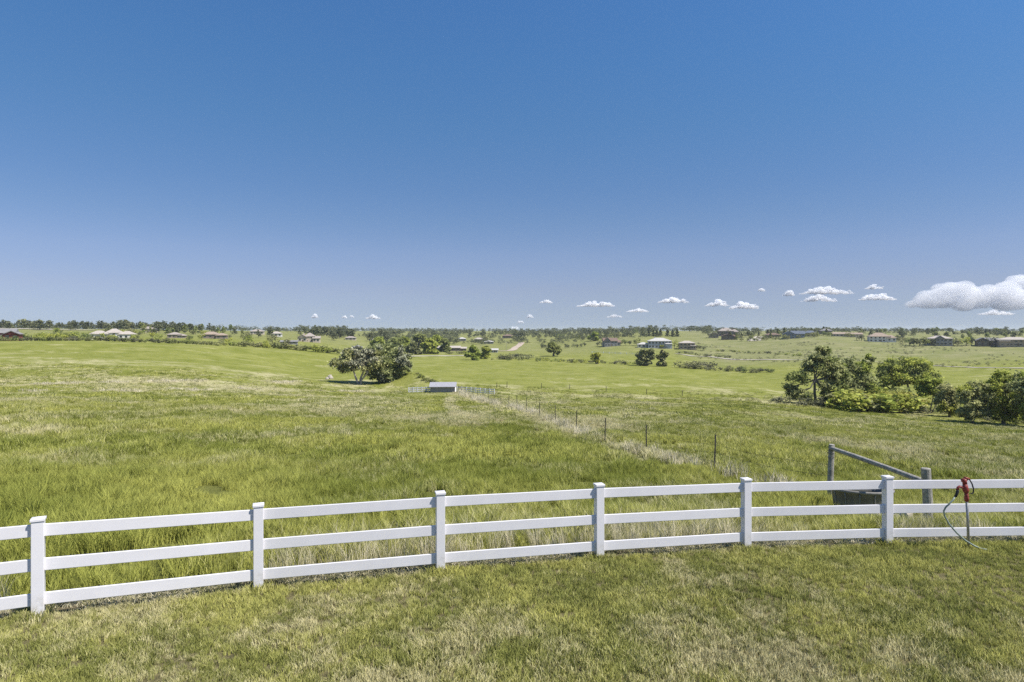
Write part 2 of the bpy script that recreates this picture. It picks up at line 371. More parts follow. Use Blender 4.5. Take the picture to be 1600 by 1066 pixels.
def tone(x, y): return np.clip(0.5+(fbm(x/4+50, y/6, 61, 4)-.5)*1.5, 0, 1)

# ------------------------------------------------------------------ ground
def build_ground():
    th = np.concatenate((np.arange(-180, -46, 6.0), np.arange(-46, 46.01, 0.2), np.arange(50, 179, 6.0)))*math.pi/180
    rr = [0.6]
    while rr[-1] < 11000: rr.append(rr[-1]*1.022+0.02)
    rr = np.array(rr); nr, na = len(rr), len(th)
    X = rr[:, None]*np.sin(th)[None]; Y = rr[:, None]*np.cos(th)[None]
    Z = height(X, Y)
    v = np.stack((X, Y, Z), -1).reshape(-1, 3)
    v = np.vstack((v, [[0, 0, hz(0, 0.1)]]))
    i = np.arange(nr-1)[:, None]; k = np.arange(na)[None]; k2 = (k+1) % na
    q = np.stack((i*na+k, i*na+k2, (i+1)*na+k2, (i+1)*na+k), -1).reshape(-1, 4)[:, ::-1]
    tri = [(len(v)-1, (kk+1) % na, kk) for kk in range(na)]
    me = bpy.data.meshes.new('ground'); me.from_pydata(v.tolist(), [], q.tolist()+[t[::-1] for t in tri])
    me.polygons.foreach_set('use_smooth', [True]*len(me.polygons))
    x, y = v[:, 0], v[:, 1]
    fy = fence_y(x)
    lawn = np.clip((fy+0.02-y)/0.12+0.5, 0, 1)
    strip = np.exp(-((y-fy-0.28)/0.28)**2)
    far = np.clip((np.hypot(x, y)-40)/120, 0, 1)
    u = x/np.maximum(y, 1)*1000+800
    hill = np.clip((y-380)/80, 0, 1)*np.clip((u-1050)/80, 0, 1) + np.clip((y-480)/120, 0, 1)*0.6
    red = np.clip(np.exp(-((u-740)/70)**2-((y-64)/7)**2)*1.2 + np.exp(-((u-330)/150)**2-((y-72)/8)**2)*0.8 + np.exp(-((u-950)/120)**2-((y-60)/9)**2)*0.4, 0, 1)
    for nm, a in (('lawn', lawn), ('strip', strip), ('far', far), ('hill', np.clip(hill, 0, 1)), ('dry', dryness(x, y)), ('tone', tone(x, y)), ('red', red)):
        me.attributes.new(nm, 'FLOAT', 'POINT').data.foreach_set('value', a.astype(np.float32))
    t = NT('ground'); b = t.n('ShaderNodeBsdfPrincipled'); b.inputs['Roughness'].default_value = 1.0; b.inputs['Specular IOR Level'].default_value = 0.05
    P = t.n('ShaderNodeNewGeometry').outputs['Position']
    A = lambda n: t.attr(n).outputs['Fac']
    n1 = t.noise(0.55, 8, P, 0.75); n2 = t.noise(0.06, 6, P, 0.7); n3 = t.noise(3.0, 5, P, 0.7)
    green = t.mix(t.math('ADD', A('tone'), t.math('MULTIPLY', t.math('SUBTRACT', n1, 0.5), 1.2), clamp=True), (0.167, 0.188, 0.032), (0.27, 0.275, 0.074))
    f = t.math('ADD', A('dry'), t.math('MULTIPLY', t.math('SUBTRACT', n1, 0.5), 1.3))
    f = t.math('ADD', f, t.math('MULTIPLY', t.math('SUBTRACT', n3, 0.5), 0.6), clamp=True)
    f = t.ramp(f, ((0.40, (0, 0, 0)), (0.85, (1, 1, 1))))
    col = t.mix(f, green, (0.42, 0.39, 0.20))
    dk = t.ramp(t.noise(0.22, 6, P, 0.7), ((0.58, (0, 0, 0)), (0.72, (1, 1, 1))))
    col = t.mix(t.math('MULTIPLY', dk, 0.45), col, (0.115, 0.14, 0.028))
    col = t.mix(t.math('MULTIPLY', A('red'), t.ramp(n1, ((0.35, (0, 0, 0)), (0.7, (1, 1, 1))))), col, (0.25, 0.165, 0.10))
    hc = t.mix(t.ramp(n2, ((0.3, (0, 0, 0)), (0.7, (1, 1, 1)))), (0.16, 0.18, 0.06), (0.28, 0.26, 0.145))
    col = t.mix(t.math('MULTIPLY', A('hill'), 0.8), col, hc)
    soil = t.mix(n3, (0.13, 0.10, 0.07), (0.30, 0.25, 0.17))
    near = t.mix(t.math('SUBTRACT', 1.0, A('far'), clamp=True), col, t.mix(0.4, col, (0.10, 0.105, 0.04)))
    lw = t.mix(n3, (0.13, 0.12, 0.05), (0.28, 0.24, 0.13))
    col = t.mix(A('lawn'), near, lw)
    col = t.mix(t.math('MULTIPLY', A('strip'), 0.9), col, soil)
    mp = t.n('ShaderNodeMapping'); mp.inputs['Scale'].default_value = (0.03, 0.16, 0.0); t.l(P, mp.inputs['Vector'])
    sk = t.noise(1.0, 6, mp.outputs[0], 0.65)
    fa = A('far')
    col = t.mix(t.math('MULTIPLY', fa, t.ramp(sk, ((0.56, (0, 0, 0)), (0.70, (.7, .7, .7))))), col, (0.44, 0.40, 0.22))
    col = t.mix(t.math('MULTIPLY', fa, t.ramp(sk, ((0.30, (.5, .5, .5)), (0.42, (0, 0, 0))))), col, (0.13, 0.155, 0.03))
    t.l(col, b.inputs['Base Color'])
    bn = t.n('ShaderNodeBump'); bn.inputs['Strength'].default_value = 0.9; bn.inputs['Distance'].default_value = 0.35
    t.l(t.noise(1.2, 8, P, 0.75), bn.inputs['Height']); t.l(bn.outputs[0], b.inputs['Normal'])
    t.l(b.outputs[0], t.out.inputs[0]); me.materials.append(t.m)
    g = mesh_obj('ground', me)
    tag(g, 'rolling green pasture falling to a creek and rising to far ridges', 'ground', kind='structure')
build_ground()

def ribbon(name, pts, width, mat, label, cat='road', dz=0.12, kind='structure', n=60):
    P = [Vector(p) for p in pts]; L = [0]
    for a, b in zip(P[:-1], P[1:]): L.append(L[-1]+(b-a).length)
    sx = pchip(L, [p.x for p in P], np.linspace(0, L[-1], n)); sy = pchip(L, [p.y for p in P], np.linspace(0, L[-1], n))
    m = MB(); vs = []; fs = []
    for i in range(n):
        a, b = max(i-1, 0), min(i+1, n-1)
        t = Vector((sx[b]-sx[a], sy[b]-sy[a])).normalized(); nn = Vector((-t.y, t.x))
        ww = width*(0.9+0.2*random.random())
        for k in range(4):
            s = (k/3-0.5)*ww; xx, yy = sx[i]+nn.x*s, sy[i]+nn.y*s
            vs.append((xx, yy, hz(xx, yy)+dz))
    for i in range(n-1):
        for k in range(3): fs.append((i*4+k, i*4+k+1, (i+1)*4+k+1, (i+1)*4+k))
    m.add(vs, fs); o = m.build(name, mat, smooth=True); return tag(o, label, cat, kind=kind)
PX = lambda *a: [pix(*p) for p in a]
ribbon('gravel_road', PX((560,556,300),(620,557,300),(690,556.5,300),(735,556,300)), 9, M['gravel'], 'pale gravel road across the far edge of the field behind the cottonwoods', n=40)
ribbon('dirt_road', PX((779,549,400),(798,548,400),(806,543,400),(815,535.5,400)), 7, M['earth'], 'pinkish dirt road climbing the slope in the middle distance', dz=0.2)
ribbon('farm_road', PX((1056,553,300),(1090,557,300),(1140,562,300),(1220,562.5,300),(1300,563,300),(1380,567,300),(1460,572,300),(1540,575,300),(1600,576,300)) , 4.0, M['gravel'], 'pale farm road along the foot of the right hand hillside', dz=0.25, n=120)
ribbon('ridge_road', [at(q, 668) for q in (-30, 40, 100, 150)], 12, M['gravel'], 'pale road running below the pines of the left skyline', dz=.5, n=30)
ribbon('dirt_track', PX((1178,533,400),(1184,529,400),(1192,526,400)), 14, M['gravel'], 'short pale track running up the brow between the houses', dz=0.25, n=24)

# ------------------------------------------------------------------ white ranch fence
POST_H = 1.2; RZ = (1.05, 0.635, 0.22)
def ranch_fence(plan, label, name='ranch_fence', ph=POST_H, pw=0.127, rails=RZ, rh=0.148, rt=0.03, bevel=0.005, skip_bevel=False):
    base = Vector((plan[0][0], plan[0][1], hz(*plan[0])))
    root = empty(name, base, 0, label, 'fence')
    N = len(plan); P = [Vector((x, y, hz(x, y)-0.01)) for x, y in plan]
    for i, p in enumerate(P):
        t = (P[min(i+1, N-1)]-P[max(i-1, 0)]); rz = math.atan2(t.y, t.x)
        m = MB().box((0, 0, ph/2-0.15), (pw, pw, ph+0.3-0.03))
        o = m.build('post', M['vinylpost'], root, p-base, bevel=0 if skip_bevel else bevel); o.rotation_euler.z = rz
        c = MB(); h = pw/2+0.010
        c.add([(-h,-h,0),(h,-h,0),(h,h,0),(-h,h,0),(-h,-h,.03),(h,-h,.03),(h,h,.03),(-h,h,.03),(0,0,.048)],
              [(0,3,2,1),(0,1,5,4),(1,2,6,5),(2,3,7,6),(3,0,4,7),(4,5,8),(5,6,8),(6,7,8),(7,4,8)])
        co = c.build('cap', M['vinyl'], o, (0, 0, ph-0.032), bevel=0 if skip_bevel else 0.003)
    for a, b in zip(P[:-1], P[1:]):
        d = b-a; L = math.hypot(d.x, d.y); rz = math.atan2(d.y, d.x); sl = -math.atan2(d.z, L)
        for k, z in enumerate(rails):
            q = MB().box((0, 0, 0), (d.length-pw*0.5, rt, rh))
            o = q.build('rail', M['vinyl'], root, (a+b)/2-base+Vector((0, 0, z)), bevel=0 if skip_bevel else 0.006)
            o.rotation_euler = (0, sl + (random.random()-0.5)*0.003, rz)
    return root
ranch_fence(FP, 'white three rail vinyl ranch fence curving along the edge of the mown lawn')

# ------------------------------------------------------------------ wire fence with its wooden corner brace
def wire_fence():
    base = WL[0].copy()
    root = empty('wire_fence', base, 0, 'old wire pasture fence with wooden corner brace and dark steel posts running to the shed', 'fence')
    rel = [p-base for p in WL]
    for k, (p, h, r0) in enumerate(((rel[0], 1.36, 0.105), (rel[1], 1.72, 0.085))):
        lean = 0.04 if k == 0 else -0.03
        m = MB().tube([p+Vector((0, 0, -0.3)), p+Vector((lean*.3, 0, h*0.4)), p+Vector((-lean*.5, 0, h*0.8)), p+Vector((-lean, 0, h)), p+Vector((-lean, 0, h+0.012))], [r0*1.05, r0, r0*0.96, r0*0.97, r0*0.8], 14)
        m.build('brace_post', M['wood'], root, smooth=False)
    a = rel[0]+Vector((0, 0, 1.02)); b = rel[1]+Vector((0, 0, 1.62))
    MB().tube([a, a.lerp(b, .35)+Vector((0, 0, .02)), a.lerp(b, .7)+Vector((0, 0, .015)), b], [0.07, 0.062, 0.066, 0.06], 12).build('brace_rail', M['wood'], root)
    # wrapped wire at the corner post
    w = MB()
    for z in (1.35, 1.48, 1.55):
        w.tube([rel[1]+Vector((0.095*math.cos(q), 0.095*math.sin(q), z+0.01*math.sin(q*3))) for q in np.linspace(0, 6.3, 14)], 0.006, 5)
    w.build('wire_wrap', M['wire'], root)
    for i, p in enumerate(rel[2:]):
        h = (1.3 if i < 3 else 1.55)+0.25*random.random(); tx = (random.random()-0.5)*0.12
        t = Vector((tx, (random.random()-.5)*.06, h))
        if i < 2:
            m = MB().box(p+Vector((tx*.45, 0, h/2-0.1)), (0.06, 0.016, h+0.2), Matrix.Rotation(math.atan2(tx, h), 3, 'Y'))
            m.box(p+Vector((tx*.45, 0.03, h/2-0.1)), (0.02, 0.045, h+0.2), Matrix.Rotation(math.atan2(tx, h), 3, 'Y'))
        else:
            m = MB().tube([p-Vector((0, 0, .2)), p+t*.5, p+t*1.08], [.040, .037, .035], 8)
        m.build('steel_post' if i < 2 else 'wooden_post', M['darksteel'], root)
    m = MB()
    for hh in (1.12, 0.78, 0.42):
        pts = []
        for a, b in zip(rel[1:-1], rel[2:]):
            for k in range(5):
                s = k/5; pts.append(a.lerp(b, s)+Vector((0, 0.03, hh-0.10*4*s*(1-s))))
        pts.append(rel[-1]+Vector((0, 0, hh)))
        m.tube(pts, 0.0055, 4, False)
    m.build('fence_wire', M['wire'], root)
wire_fence()
def far_wire_fence():
    ps = [pix(776, 606), pix(792, 606), pix(846, 607), pix(890, 608.5), pix(947, 612), pix(1010, 616), pix(1066, 619)]
    base = ps[0].copy(); root = empty('post_fence', base, 0, 'thin line of dark posts and wire crossing the field to the right of the shed', 'fence')
    for p in ps:
        h = 1.3+random.random()*.8
        MB().tube([p-base-Vector((0, 0, .2)), p-base+Vector((.05, 0, h))], [.09, .07], 7).build('post', M['darksteel'], root)
    m = MB()
    for hh in (1.0, .5): m.tube([p-base+Vector((0, 0, hh)) for p in ps], .012, 4, False)
    m.build('fence_wire', M['wire'], root)
far_wire_fence()

# ------------------------------------------------------------------ stock tank, slab, hydrant and hose
def stock_tank():
    p = at(1346, 17.2); root = empty('stock_tank', p, R(-12), 'dark oval rubber stock tank with pale ribs behind the white fence', 'water trough')
    n = 40; prof = [(0.0, 0.02), (0.84, 0.02), (0.86, 0.05), (0.90, 0.30), (0.94, 0.58), (0.985, 0.60), (1.0, 0.63), (0.985, 0.665), (0.93, 0.67), (0.90, 0.63), (0.87, 0.35), (0.0, 0.33)]
    MB().lathe(prof, n, 0.78, 0.52).build('body', M['rubber'], root, smooth=True)
    MB().lathe([(0.0, 0.50), (0.892, 0.50)], n, 0.78, 0.52).build('water', M['water'], root)
    for k in range(6):
        a = -math.pi/2+(k-2.5)*0.5
        pts = []
        for z, r in ((0.06, .872), (0.30, .912), (0.52, .945), (0.585, 0.965)):
            pts.append((0.78*r*math.cos(a), 0.52*r*math.sin(a), z))
        MB().tube(pts, 0.017, 6).build('rib', M['ribs'], root, smooth=True)
    MB().lathe([(1.0, 0.60), (1.018, 0.61), (1.025, 0.635), (1.018, 0.66), (1.0, 0.668)], n, 0.78, 0.52).build('rim', M['ribs'], root, smooth=True)
    a = -1.0; q = Vector((0.78*.88*math.cos(a), 0.52*.88*math.sin(a), 0.13))
    MB().tube([q, q+Vector((.02, -.05, 0))], [.05, .045], 12).build('drain_plug', M['black'], root)
stock_tank()
def slab():
    p = at(1386, 15.4, 0.12); m = MB(); n = 14; vs = []
    for z, s in ((-0.08, 1.05), (0.12, 1.0), (0.165, 0.93), (0.17, 0.0)):
        for k in range(n):
            a = 2*math.pi*k/n; rr = s*(0.9+0.12*math.sin(3*a+1)+0.06*math.sin(5*a))
            vs.append((0.62*rr*math.cos(a), 0.36*rr*math.sin(a), z+0.01*math.sin(4*a)))
    m.add(vs, [(i*n+k, i*n+(k+1) % n, (i+1)*n+(k+1) % n, (i+1)*n+k) for i in range(3) for k in range(n)])
    o = m.build('stone_slab', M['rock'], loc=p); tag(o, 'flat pale stone slab lying in grass beside the stock tank', 'stone')
slab()
HY = Vector((7.62, 10.72, hz(7.62, 10.72)))
def hydrant():
    root = empty('yard_hydrant', HY, 0, 'red headed yard hydrant on a steel pipe in front of the white fence', 'water hydrant')
    S = 1.0
    MB().tube([(0.035, 0, -0.2), (0.015, 0, 0.45), (-0.005, 0, 0.86)], 0.021, 12).build('pipe', M['steel'], root, smooth=True)
    m = MB()
    m.tube([(-0.005, 0, 0.80), (-0.006, 0, 0.86), (-0.008, 0, 0.90), (-0.012, 0, 0.95)], [0.034, 0.036, 0.030, 0.030], 12)
    m.tube([(-0.012, 0, 0.94), (-0.020, 0, 0.985), (-0.028, 0, 1.03), (-0.034, 0, 1.10)], [0.034, 0.050, 0.045, 0.032], 12)
    m.tube([(-0.034, 0, 1.09), (-0.04, 0, 1.14), (-0.04, 0, 1.175)], [0.036, 0.034, 0.028], 12)
    m.box((-0.045, 0.0, 1.16), (0.10, 0.03, 0.05), Matrix.Rotation(R(-18), 3, 'Y'))
    m.box((0.0, 0.0, 1.185), (0.085, 0.034, 0.028), Matrix.Rotation(R(20), 3, 'Y'))
    m.tube([(-0.02, 0, 1.00), (-0.08, 0, 1.035), (-0.125, 0, 1.045), (-0.15, 0, 1.03), (-0.155, 0, 0.995)], [0.026, 0.024, 0.022, 0.022, 0.024], 10)
    m.build('head', M['red'], root, smooth=True)
    MB().tube([(0.01, 0, 1.175), (0.05, 0, 1.155), (0.085, 0, 1.09), (0.11, 0, 1.01), (0.108, 0, 0.95), (0.085, 0, 0.925), (0.062, 0, 0.935)], [.011]*7, 8).build('handle', M['black'], root, smooth=True)
    MB().tube([(-0.155, 0, 1.0), (-0.157, 0, 0.96), (-0.17, 0, 0.92), (-0.195, 0, 0.875)], [0.021, 0.024, 0.021, 0.024], 10).build('hose_coupling', M['black'], root, smooth=True)
hydrant()
h0 = HY
hp = [(-0.195, 0, .88), (-0.25, -.02, .82), (-0.31, -.02, .76), (-0.355, 0, .70), (-0.375, 0.02, .63), (-0.36, 0.02, .55), (-0.30, 0, .42), (-0.20, -.05, .28), (-0.09, -.10, .17), (0.03, -.14, .095), (0.12, -.16, .06), (0.2, -.18, .05)]
o = MB().tube([Vector(p) for p in hp], 0.014, 8).build('garden_hose', M['hose'], loc=h0, smooth=True)
tag(o, 'pale green garden hose hanging from the red hydrant down to the lawn', 'hose')

# ------------------------------------------------------------------ run-in shed with its paddock fences
def shed():
    a = at(674.5, 150); b = at(710, 150)
    root = empty('run_in_shed', (a+b)/2, R(4), 'dark grey run-in shed with a pale sloping metal roof in the pasture', 'shed')
    L = 5.6; D = 3.6; hf = 1.4; hb = 2.0; zb = -0.7
    m = MB()
    m.add([(-L/2,-D/2,zb),(L/2,-D/2,zb),(L/2,-D/2,hf),(-L/2,-D/2,hf),(-L/2,D/2,zb),(L/2,D/2,zb),(L/2,D/2,hb),(-L/2,D/2,hb)],
          [(0,1,2,3),(4,7,6,5),(1,5,6,2),(0,3,7,4)])
    m.build('wall', M['shedwall'], root)
    r = MB(); sl = math.atan2(hb-hf, D)
    r.box((0, 0, (hf+hb)/2+0.07), (L+0.7, (D+0.9)/math.cos(sl), 0.1), Matrix.Rotation(sl, 3, 'X'))
    for k in range(24): r.box((-L/2-.3+k*(L+.6)/23, 0, (hf+hb)/2+0.125), (0.05, (D+0.88)/math.cos(sl), 0.05), Matrix.Rotation(sl, 3, 'X'))
    r.build('roof', M['metalroof'], root)
    # pale end trim board with a sloping return, the bright edge at the right end
    e = MB(); e.add([(L/2+.01,-D/2,zb),(L/2+.3,-D/2+.2,zb),(L/2+.25,D/2,hb-.15),(L/2+.01,D/2,hb-.15)], [(0,1,2,3)])
    e.add([(L/2+.01,-D/2+.04,zb),(L/2+.3,-D/2+.24,zb),(L/2+.25,D/2+.04,hb-.15),(L/2+.01,D/2+.04,hb-.15)], [(3,2,1,0)])
    e.build('end_panel', M['wall_white'], root)
    for k in range(-3, 4): MB().box((k*L/6.3, -D/2-.03, (hf+zb)/2), (.06, .04, hf-zb)).build('batten', M['shedwall'], root)
shed()
def utility_pole(px, y, h, label):
    p = pix(px, y, 400); root = empty('utility_pole', p, .4, label, 'pole')
    MB().tube([(0, 0, -.5), (0, 0, h)], [.16, .12], 8).build('pole', M['wood'], root)
    MB().box((0, -.16, h-.6), (2.4, .12, .14)).build('crossarm', M['wood'], root)
    for k in (-1, 0, 1): MB().lathe([(0.0, 0), (.07, 0.01), (.07, .12), (.03, .2), (0, .21)], 8, c=(k*1.05, -.16, h-.53)).build('insulator', M['glass'], root)
utility_pole(791, 549, 8.5, 'wooden utility pole with a crossarm beside the foot of the dirt road')
def plan(*pp): return [(p.x, p.y) for p in pp]
ranch_fence(plan(*[at(638.5+k*6.9, 152) for k in range(6)]), 'short white rail fence running left from the grey shed', 'paddock_fence', 1.3, 0.17, (1.1, .65, .22), .22, .06, skip_bevel=True)
ranch_fence(plan(*[at(714+k*7.3, 151-0.5*k) for k in range(9)]), 'white rail fence running right from the grey shed', 'paddock_fence', 1.3, 0.17, (1.1, .65, .22), .22, .06, skip_bevel=True)
ranch_fence(plan(*[pix(925+k*9, 552+k*0.35, 300) for k in range(11)]), 'distant white rail fence below the middle row of houses', 'field_fence', 1.6, 0.28, (1.3, .6), .16, .1, skip_bevel=True)

# ------------------------------------------------------------------ foliage meshes
def quads_mesh(cent, size, up_bias, seed, stretch=1.0, outward=None):
    g = np.random.default_rng(seed); n = len(cent)
    nrm = g.normal(size=(n, 3)); nrm[:, 2] += up_bias
    if outward is not None: nrm += outward
    nrm /= np.linalg.norm(nrm, axis=1, keepdims=True)
    t = np.cross(nrm, g.normal(size=(n, 3))); t /= np.linalg.norm(t, axis=1, keepdims=True)+1e-9
    b = np.cross(nrm, t)
    s = size*(0.6+0.8*g.random((n, 1)))
    t = t*s*stretch; b = b*s*0.6
    bend = nrm*s*0.25
    v = np.stack((cent-t, cent-b*0.9+bend, cent+t, cent+b*0.9+bend), 1).reshape(-1, 3)
    f = np.arange(n*4).reshape(-1, 4)
    return v, f
def clump_points(blobs, per_blob, leaves, seed, spread=0.23, shell=0.55):
    g = np.random.default_rng(seed); out = []; outw = []
    for cx, cy, cz, rx, ry, rz in blobs:
        c = np.array((cx, cy, cz)); rad = np.array((rx, ry, rz))
        vol = (rx*ry*rz)**(1/3)
        nb = max(3, int(per_blob))
        d = g.normal(size=(nb, 3)); d /= np.linalg.norm(d, axis=1, keepdims=True)
        rr = shell+(1-shell)*g.random((nb, 1))
        cc = c+d*rr*rad
        k = max(2, int(leaves/nb))
        pts = cc[:, None]+g.normal(size=(nb, k, 3))*spread*vol*(0.5+0.8*g.random((nb, 1, 1)))*np.array((1, 1, .75))
        out.append(pts.reshape(-1, 3)); outw.append(np.repeat(d, k, 0))
    return np.vstack(out), np.vstack(outw)
def np_mesh(name, v, f, mats, mi=None):
    me = bpy.data.meshes.new(name); nv, nf = len(v), len(f); fl = f.shape[1]
    me.vertices.add(nv); me.vertices.foreach_set('co', v.astype(np.float32).ravel())
    me.loops.add(nf*fl); me.loops.foreach_set('vertex_index', f.astype(np.int32).ravel())
    me.polygons.add(nf); me.polygons.foreach_set('loop_start', np.arange(0, nf*fl, fl, dtype=np.int32))
    for m in mats: me.materials.append(m)
    if mi is not None: me.polygons.foreach_set('material_index', mi)
    me.update(calc_edges=True); me.validate(); return me

def leafy_tree(name, px, y, wpx, hpx, mat, label, seed, blobs=None, cat='tree', group=None, leaf=None, dens=1.0, trunks=None, bark='bark', lowest=0.25, dead=False, dmin=12, dd=None, pos=None, mat2=None):
    """a tree with its own trunk and crown; blobs are (x, y, z, rx, ry, rz) in fractions of width/height"""
    p = pos or (at(px, dd) if dd else pix(px, y, dmin)); d = p.y
    W = wpx/F*d; H = hpx/F*d; g = random.Random(seed)
    root = empty(name, p, 0, label, cat, group)
    if blobs is None:
        blobs = []
        for k in range(9):
            a = g.random()*6.28; q = math.sqrt(g.random())*0.30; z = lowest+0.12+(0.88-lowest-0.12)*g.random()
            q *= 1.15-0.7*max(0, (z-0.6)/0.4)
            r = 0.15+0.09*g.random()
            blobs.append((q*math.cos(a), q*math.sin(a), min(z, 1-r*0.8), r, r, r*0.85))
        blobs.append((0, 0, 0.85, .17, .17, .15))
    B = [(x*W, yy*W, z*H, rx*W, ry*W, rz*H) for x, yy, z, rx, ry, rz in blobs]
    leaf = leaf or 0.0018*d
    n = int(1300*dens)
    pts, ow = clump_points(B, 14, n, seed)
    ok = pts[:, 2] > 0.03*H; pts = pts[ok]; ow = ow[ok]
    v, f = quads_mesh(pts, leaf, 0.5, seed+1, outward=ow*0.8)
    mi = None; mats = [mat]
    if mat2:
        mats = [mat, mat2]; mi = (vnoise(pts[:, 0]/(W*.2)+9, pts[:, 2]/(H*.2)+pts[:, 1]/(W*.3), seed) > 0.56).astype(np.int32)
    mesh_obj('crown', np_mesh('crown', v, f, mats, mi), root)
    m = MB(); r0 = max(0.03*H, 0.0016*d)
    for (tx, ty, tz, fac) in (trunks or ((0.02, 0, 0.30, 1.0),)):
        fork = Vector((tx*W, ty*W, tz*H)); base = Vector((tx*W*0.1, ty*W*.1, -0.4))
        mid = base.lerp(fork, .5)+Vector((g.uniform(-.04, .04)*W, 0, 0))
        m.tube([base, mid, fork], [r0*fac*1.25, r0*fac, r0*fac*0.75], 7)
        near = sorted(B, key=lambda b: (Vector(b[:3])-fork).length)[:max(3, len(B)//max(1, len(trunks or (1,))))]
        for b in near:
            e = Vector(b[:3])+Vector((0, 0, b[5]*.4)); q = fork.lerp(e, .5)+Vector((g.uniform(-.05, .05)*W, g.uniform(-.05, .05)*W, -0.03*H))
            m.tube([fork, q, e], [r0*fac*.62, r0*fac*.38, r0*fac*.10], 5)
            for j in range(2):
                e2 = Vector(b[:3])+Vector((g.uniform(-1, 1)*b[3], g.uniform(-1, 1)*b[4], g.uniform(-.2, 1)*b[5]))*0.85
                m.tube([q, q.lerp(e2, .6)+Vector((0, 0, .02*H)), e2], [r0*fac*.3, r0*fac*.18, r0*fac*.06], 4)
    m.build('trunk', M[bark], root)
    if dead:
        m = MB()
        for (sx, sz, ex, ez) in dead:
            s = Vector((sx*W, 0, sz*H)); e = Vector((ex*W, g.uniform(-.1, .1)*W, ez*H))
            m.tube([s, s.lerp(e, .5)+Vector((g.uniform(-.03, .03)*W, 0, 0)), e], [r0*.4, r0*.25, r0*.08], 5)
            for j in range(6):
                q = s.lerp(e, .3+.1*j); e2 = q+Vector((g.uniform(-.12, .12)*W, g.uniform(-.1, .1)*W, g.uniform(.02, .12)*H))
                m.tube([q, e2], [r0*.16, r0*.05], 4)
        m.build('dead_branches', M['deadwood'], root)
    return root

# ------------------------------------------------------------------ the trees one can tell apart
leafy_tree('cottonwood_tree', 562, 601, 80, 58, M['cotton'], 'grey green cottonwood with pale trunks and umbrella crown in the pasture, left of its pair', 11,
  [(-.40,0,.62,.16,.2,.16),(-.25,.05,.80,.2,.22,.16),(-.05,0,.88,.2,.2,.13),(.15,.1,.78,.2,.2,.16),(.1,-.1,.55,.18,.2,.15),(-.2,-.1,.55,.2,.2,.14),(-.05,.2,.65,.2,.2,.16),(.30,0,.6,.16,.2,.16),(-.3,0,.42,.14,.14,.1)],
  dens=0.75, trunks=((-.12,0,.36,.9),(.06,.05,.34,1.0),(.16,-.05,.30,.8)), bark='deadwood', mat2=M['grey'])
leafy_tree('cottonwood_tree', 596, 598, 88, 62, M['cotton'], 'broad spreading cottonwood with drooping right side, right of its pair in the pasture', 12,
  [(-.2,0,.75,.2,.2,.17),(0,0,.86,.2,.22,.13),(.2,0,.78,.2,.2,.16),(.36,0,.60,.17,.2,.15),(.42,0,.40,.10,.15,.12),(.15,-.15,.5,.2,.2,.16),(-.1,-.1,.5,.18,.2,.14),(-.25,0,.42,.14,.2,.12),(.25,.05,.32,.18,.2,.12),(.05,-.1,.28,.18,.2,.12),(-.1,0,.18,.18,.2,.12),(.15,0,.14,.2,.2,.12)],
  dens=0.72, trunks=((-.15,0,.35,.9),(.08,0,.3,1.0)), bark='bark', mat2=M['grey'])
leafy_tree('cottonwood_tree', 1277, 634, 100, 94, M['cottondark'], 'tall dark cottonwood leaning right with a drooping left limb beside the creek', 13,
  [(.06,0,.90,.10,.12,.10),(.02,0,.75,.15,.16,.11),(-.08,0,.66,.16,.18,.11),(.20,.05,.70,.16,.18,.12),(-.30,0,.48,.17,.18,.11),(-.40,0,.28,.12,.14,.11),(-.28,-.05,.20,.14,.14,.09),(.22,-.05,.48,.17,.18,.13),(.12,-.1,.28,.14,.16,.12),(.32,0,.30,.15,.16,.14),(.25,0,.14,.16,.14,.10),(.34,0,.56,.12,.14,.12)],
  dens=0.95, trunks=((-.04,0,.42,.75),), mat2=M['cotton'])
leafy_tree('cottonwood_tree', 1330, 630, 84, 78, M['cotton'], 'pale grey green cottonwood with bare twigs showing at its top beside the creek', 14,
  [(-.25,0,.70,.18,.2,.14),(0,0,.78,.17,.2,.13),(.20,0,.66,.18,.2,.14),(.33,0,.82,.09,.1,.13),(-.1,-.1,.5,.2,.2,.14),(.2,-.1,.45,.2,.2,.14),(-.3,0,.4,.15,.2,.14),(.05,-.1,.25,.22,.2,.14),(.36,0,.3,.14,.2,.14)],
  dens=0.95, trunks=((-.1,0,.4,.7),(.2,0,.4,.6)), dead=((-.2,.5,-.22,1.0),(-.1,.5,-.02,.98)), mat2=M['bright'])
leafy_tree('cottonwood_tree', 1416, 618, 90, 60, M['bright'], 'rounded bright green cottonwood with dark shaded left side behind the creek shrubs', 15,
  [(-.34,0,.55,.16,.2,.2),(-.22,0,.78,.18,.2,.16),(0,0,.84,.2,.2,.14),(.2,0,.78,.18,.2,.15),(.36,0,.58,.14,.2,.2),(.1,-.1,.5,.22,.2,.2),(-.12,-.1,.45,.2,.2,.2),(.3,0,.3,.16,.2,.16),(-.3,0,.25,.16,.2,.16)],
  dens=1.0, mat2=M['cottondark'])
leafy_tree('willow_tree', 1452, 646, 42, 56, M['bright'], 'slim light green tree on thin leaning stems between creek shrubs and right hand grove', 16,
  [(-.2,0,.8,.26,.3,.15),(.15,0,.86,.24,.3,.12),(.05,0,.65,.3,.3,.14),(-.28,0,.58,.18,.2,.12),(.3,0,.6,.18,.2,.14)], dens=0.8, trunks=((.16,0,.5,.55),(.45,0,.45,.45)))
leafy_tree('willow_tree', 1483, 652, 44, 54, M['cotton'], 'small mid green tree left of the right hand grove, its crown down to the grass', 17,
  [(-.1,0,.8,.26,.3,.16),(.2,0,.68,.24,.3,.18),(-.24,0,.5,.22,.3,.2),(.15,0,.4,.28,.3,.2),(-.1,0,.22,.3,.3,.18)], dens=0.85, mat2=M['bright'])
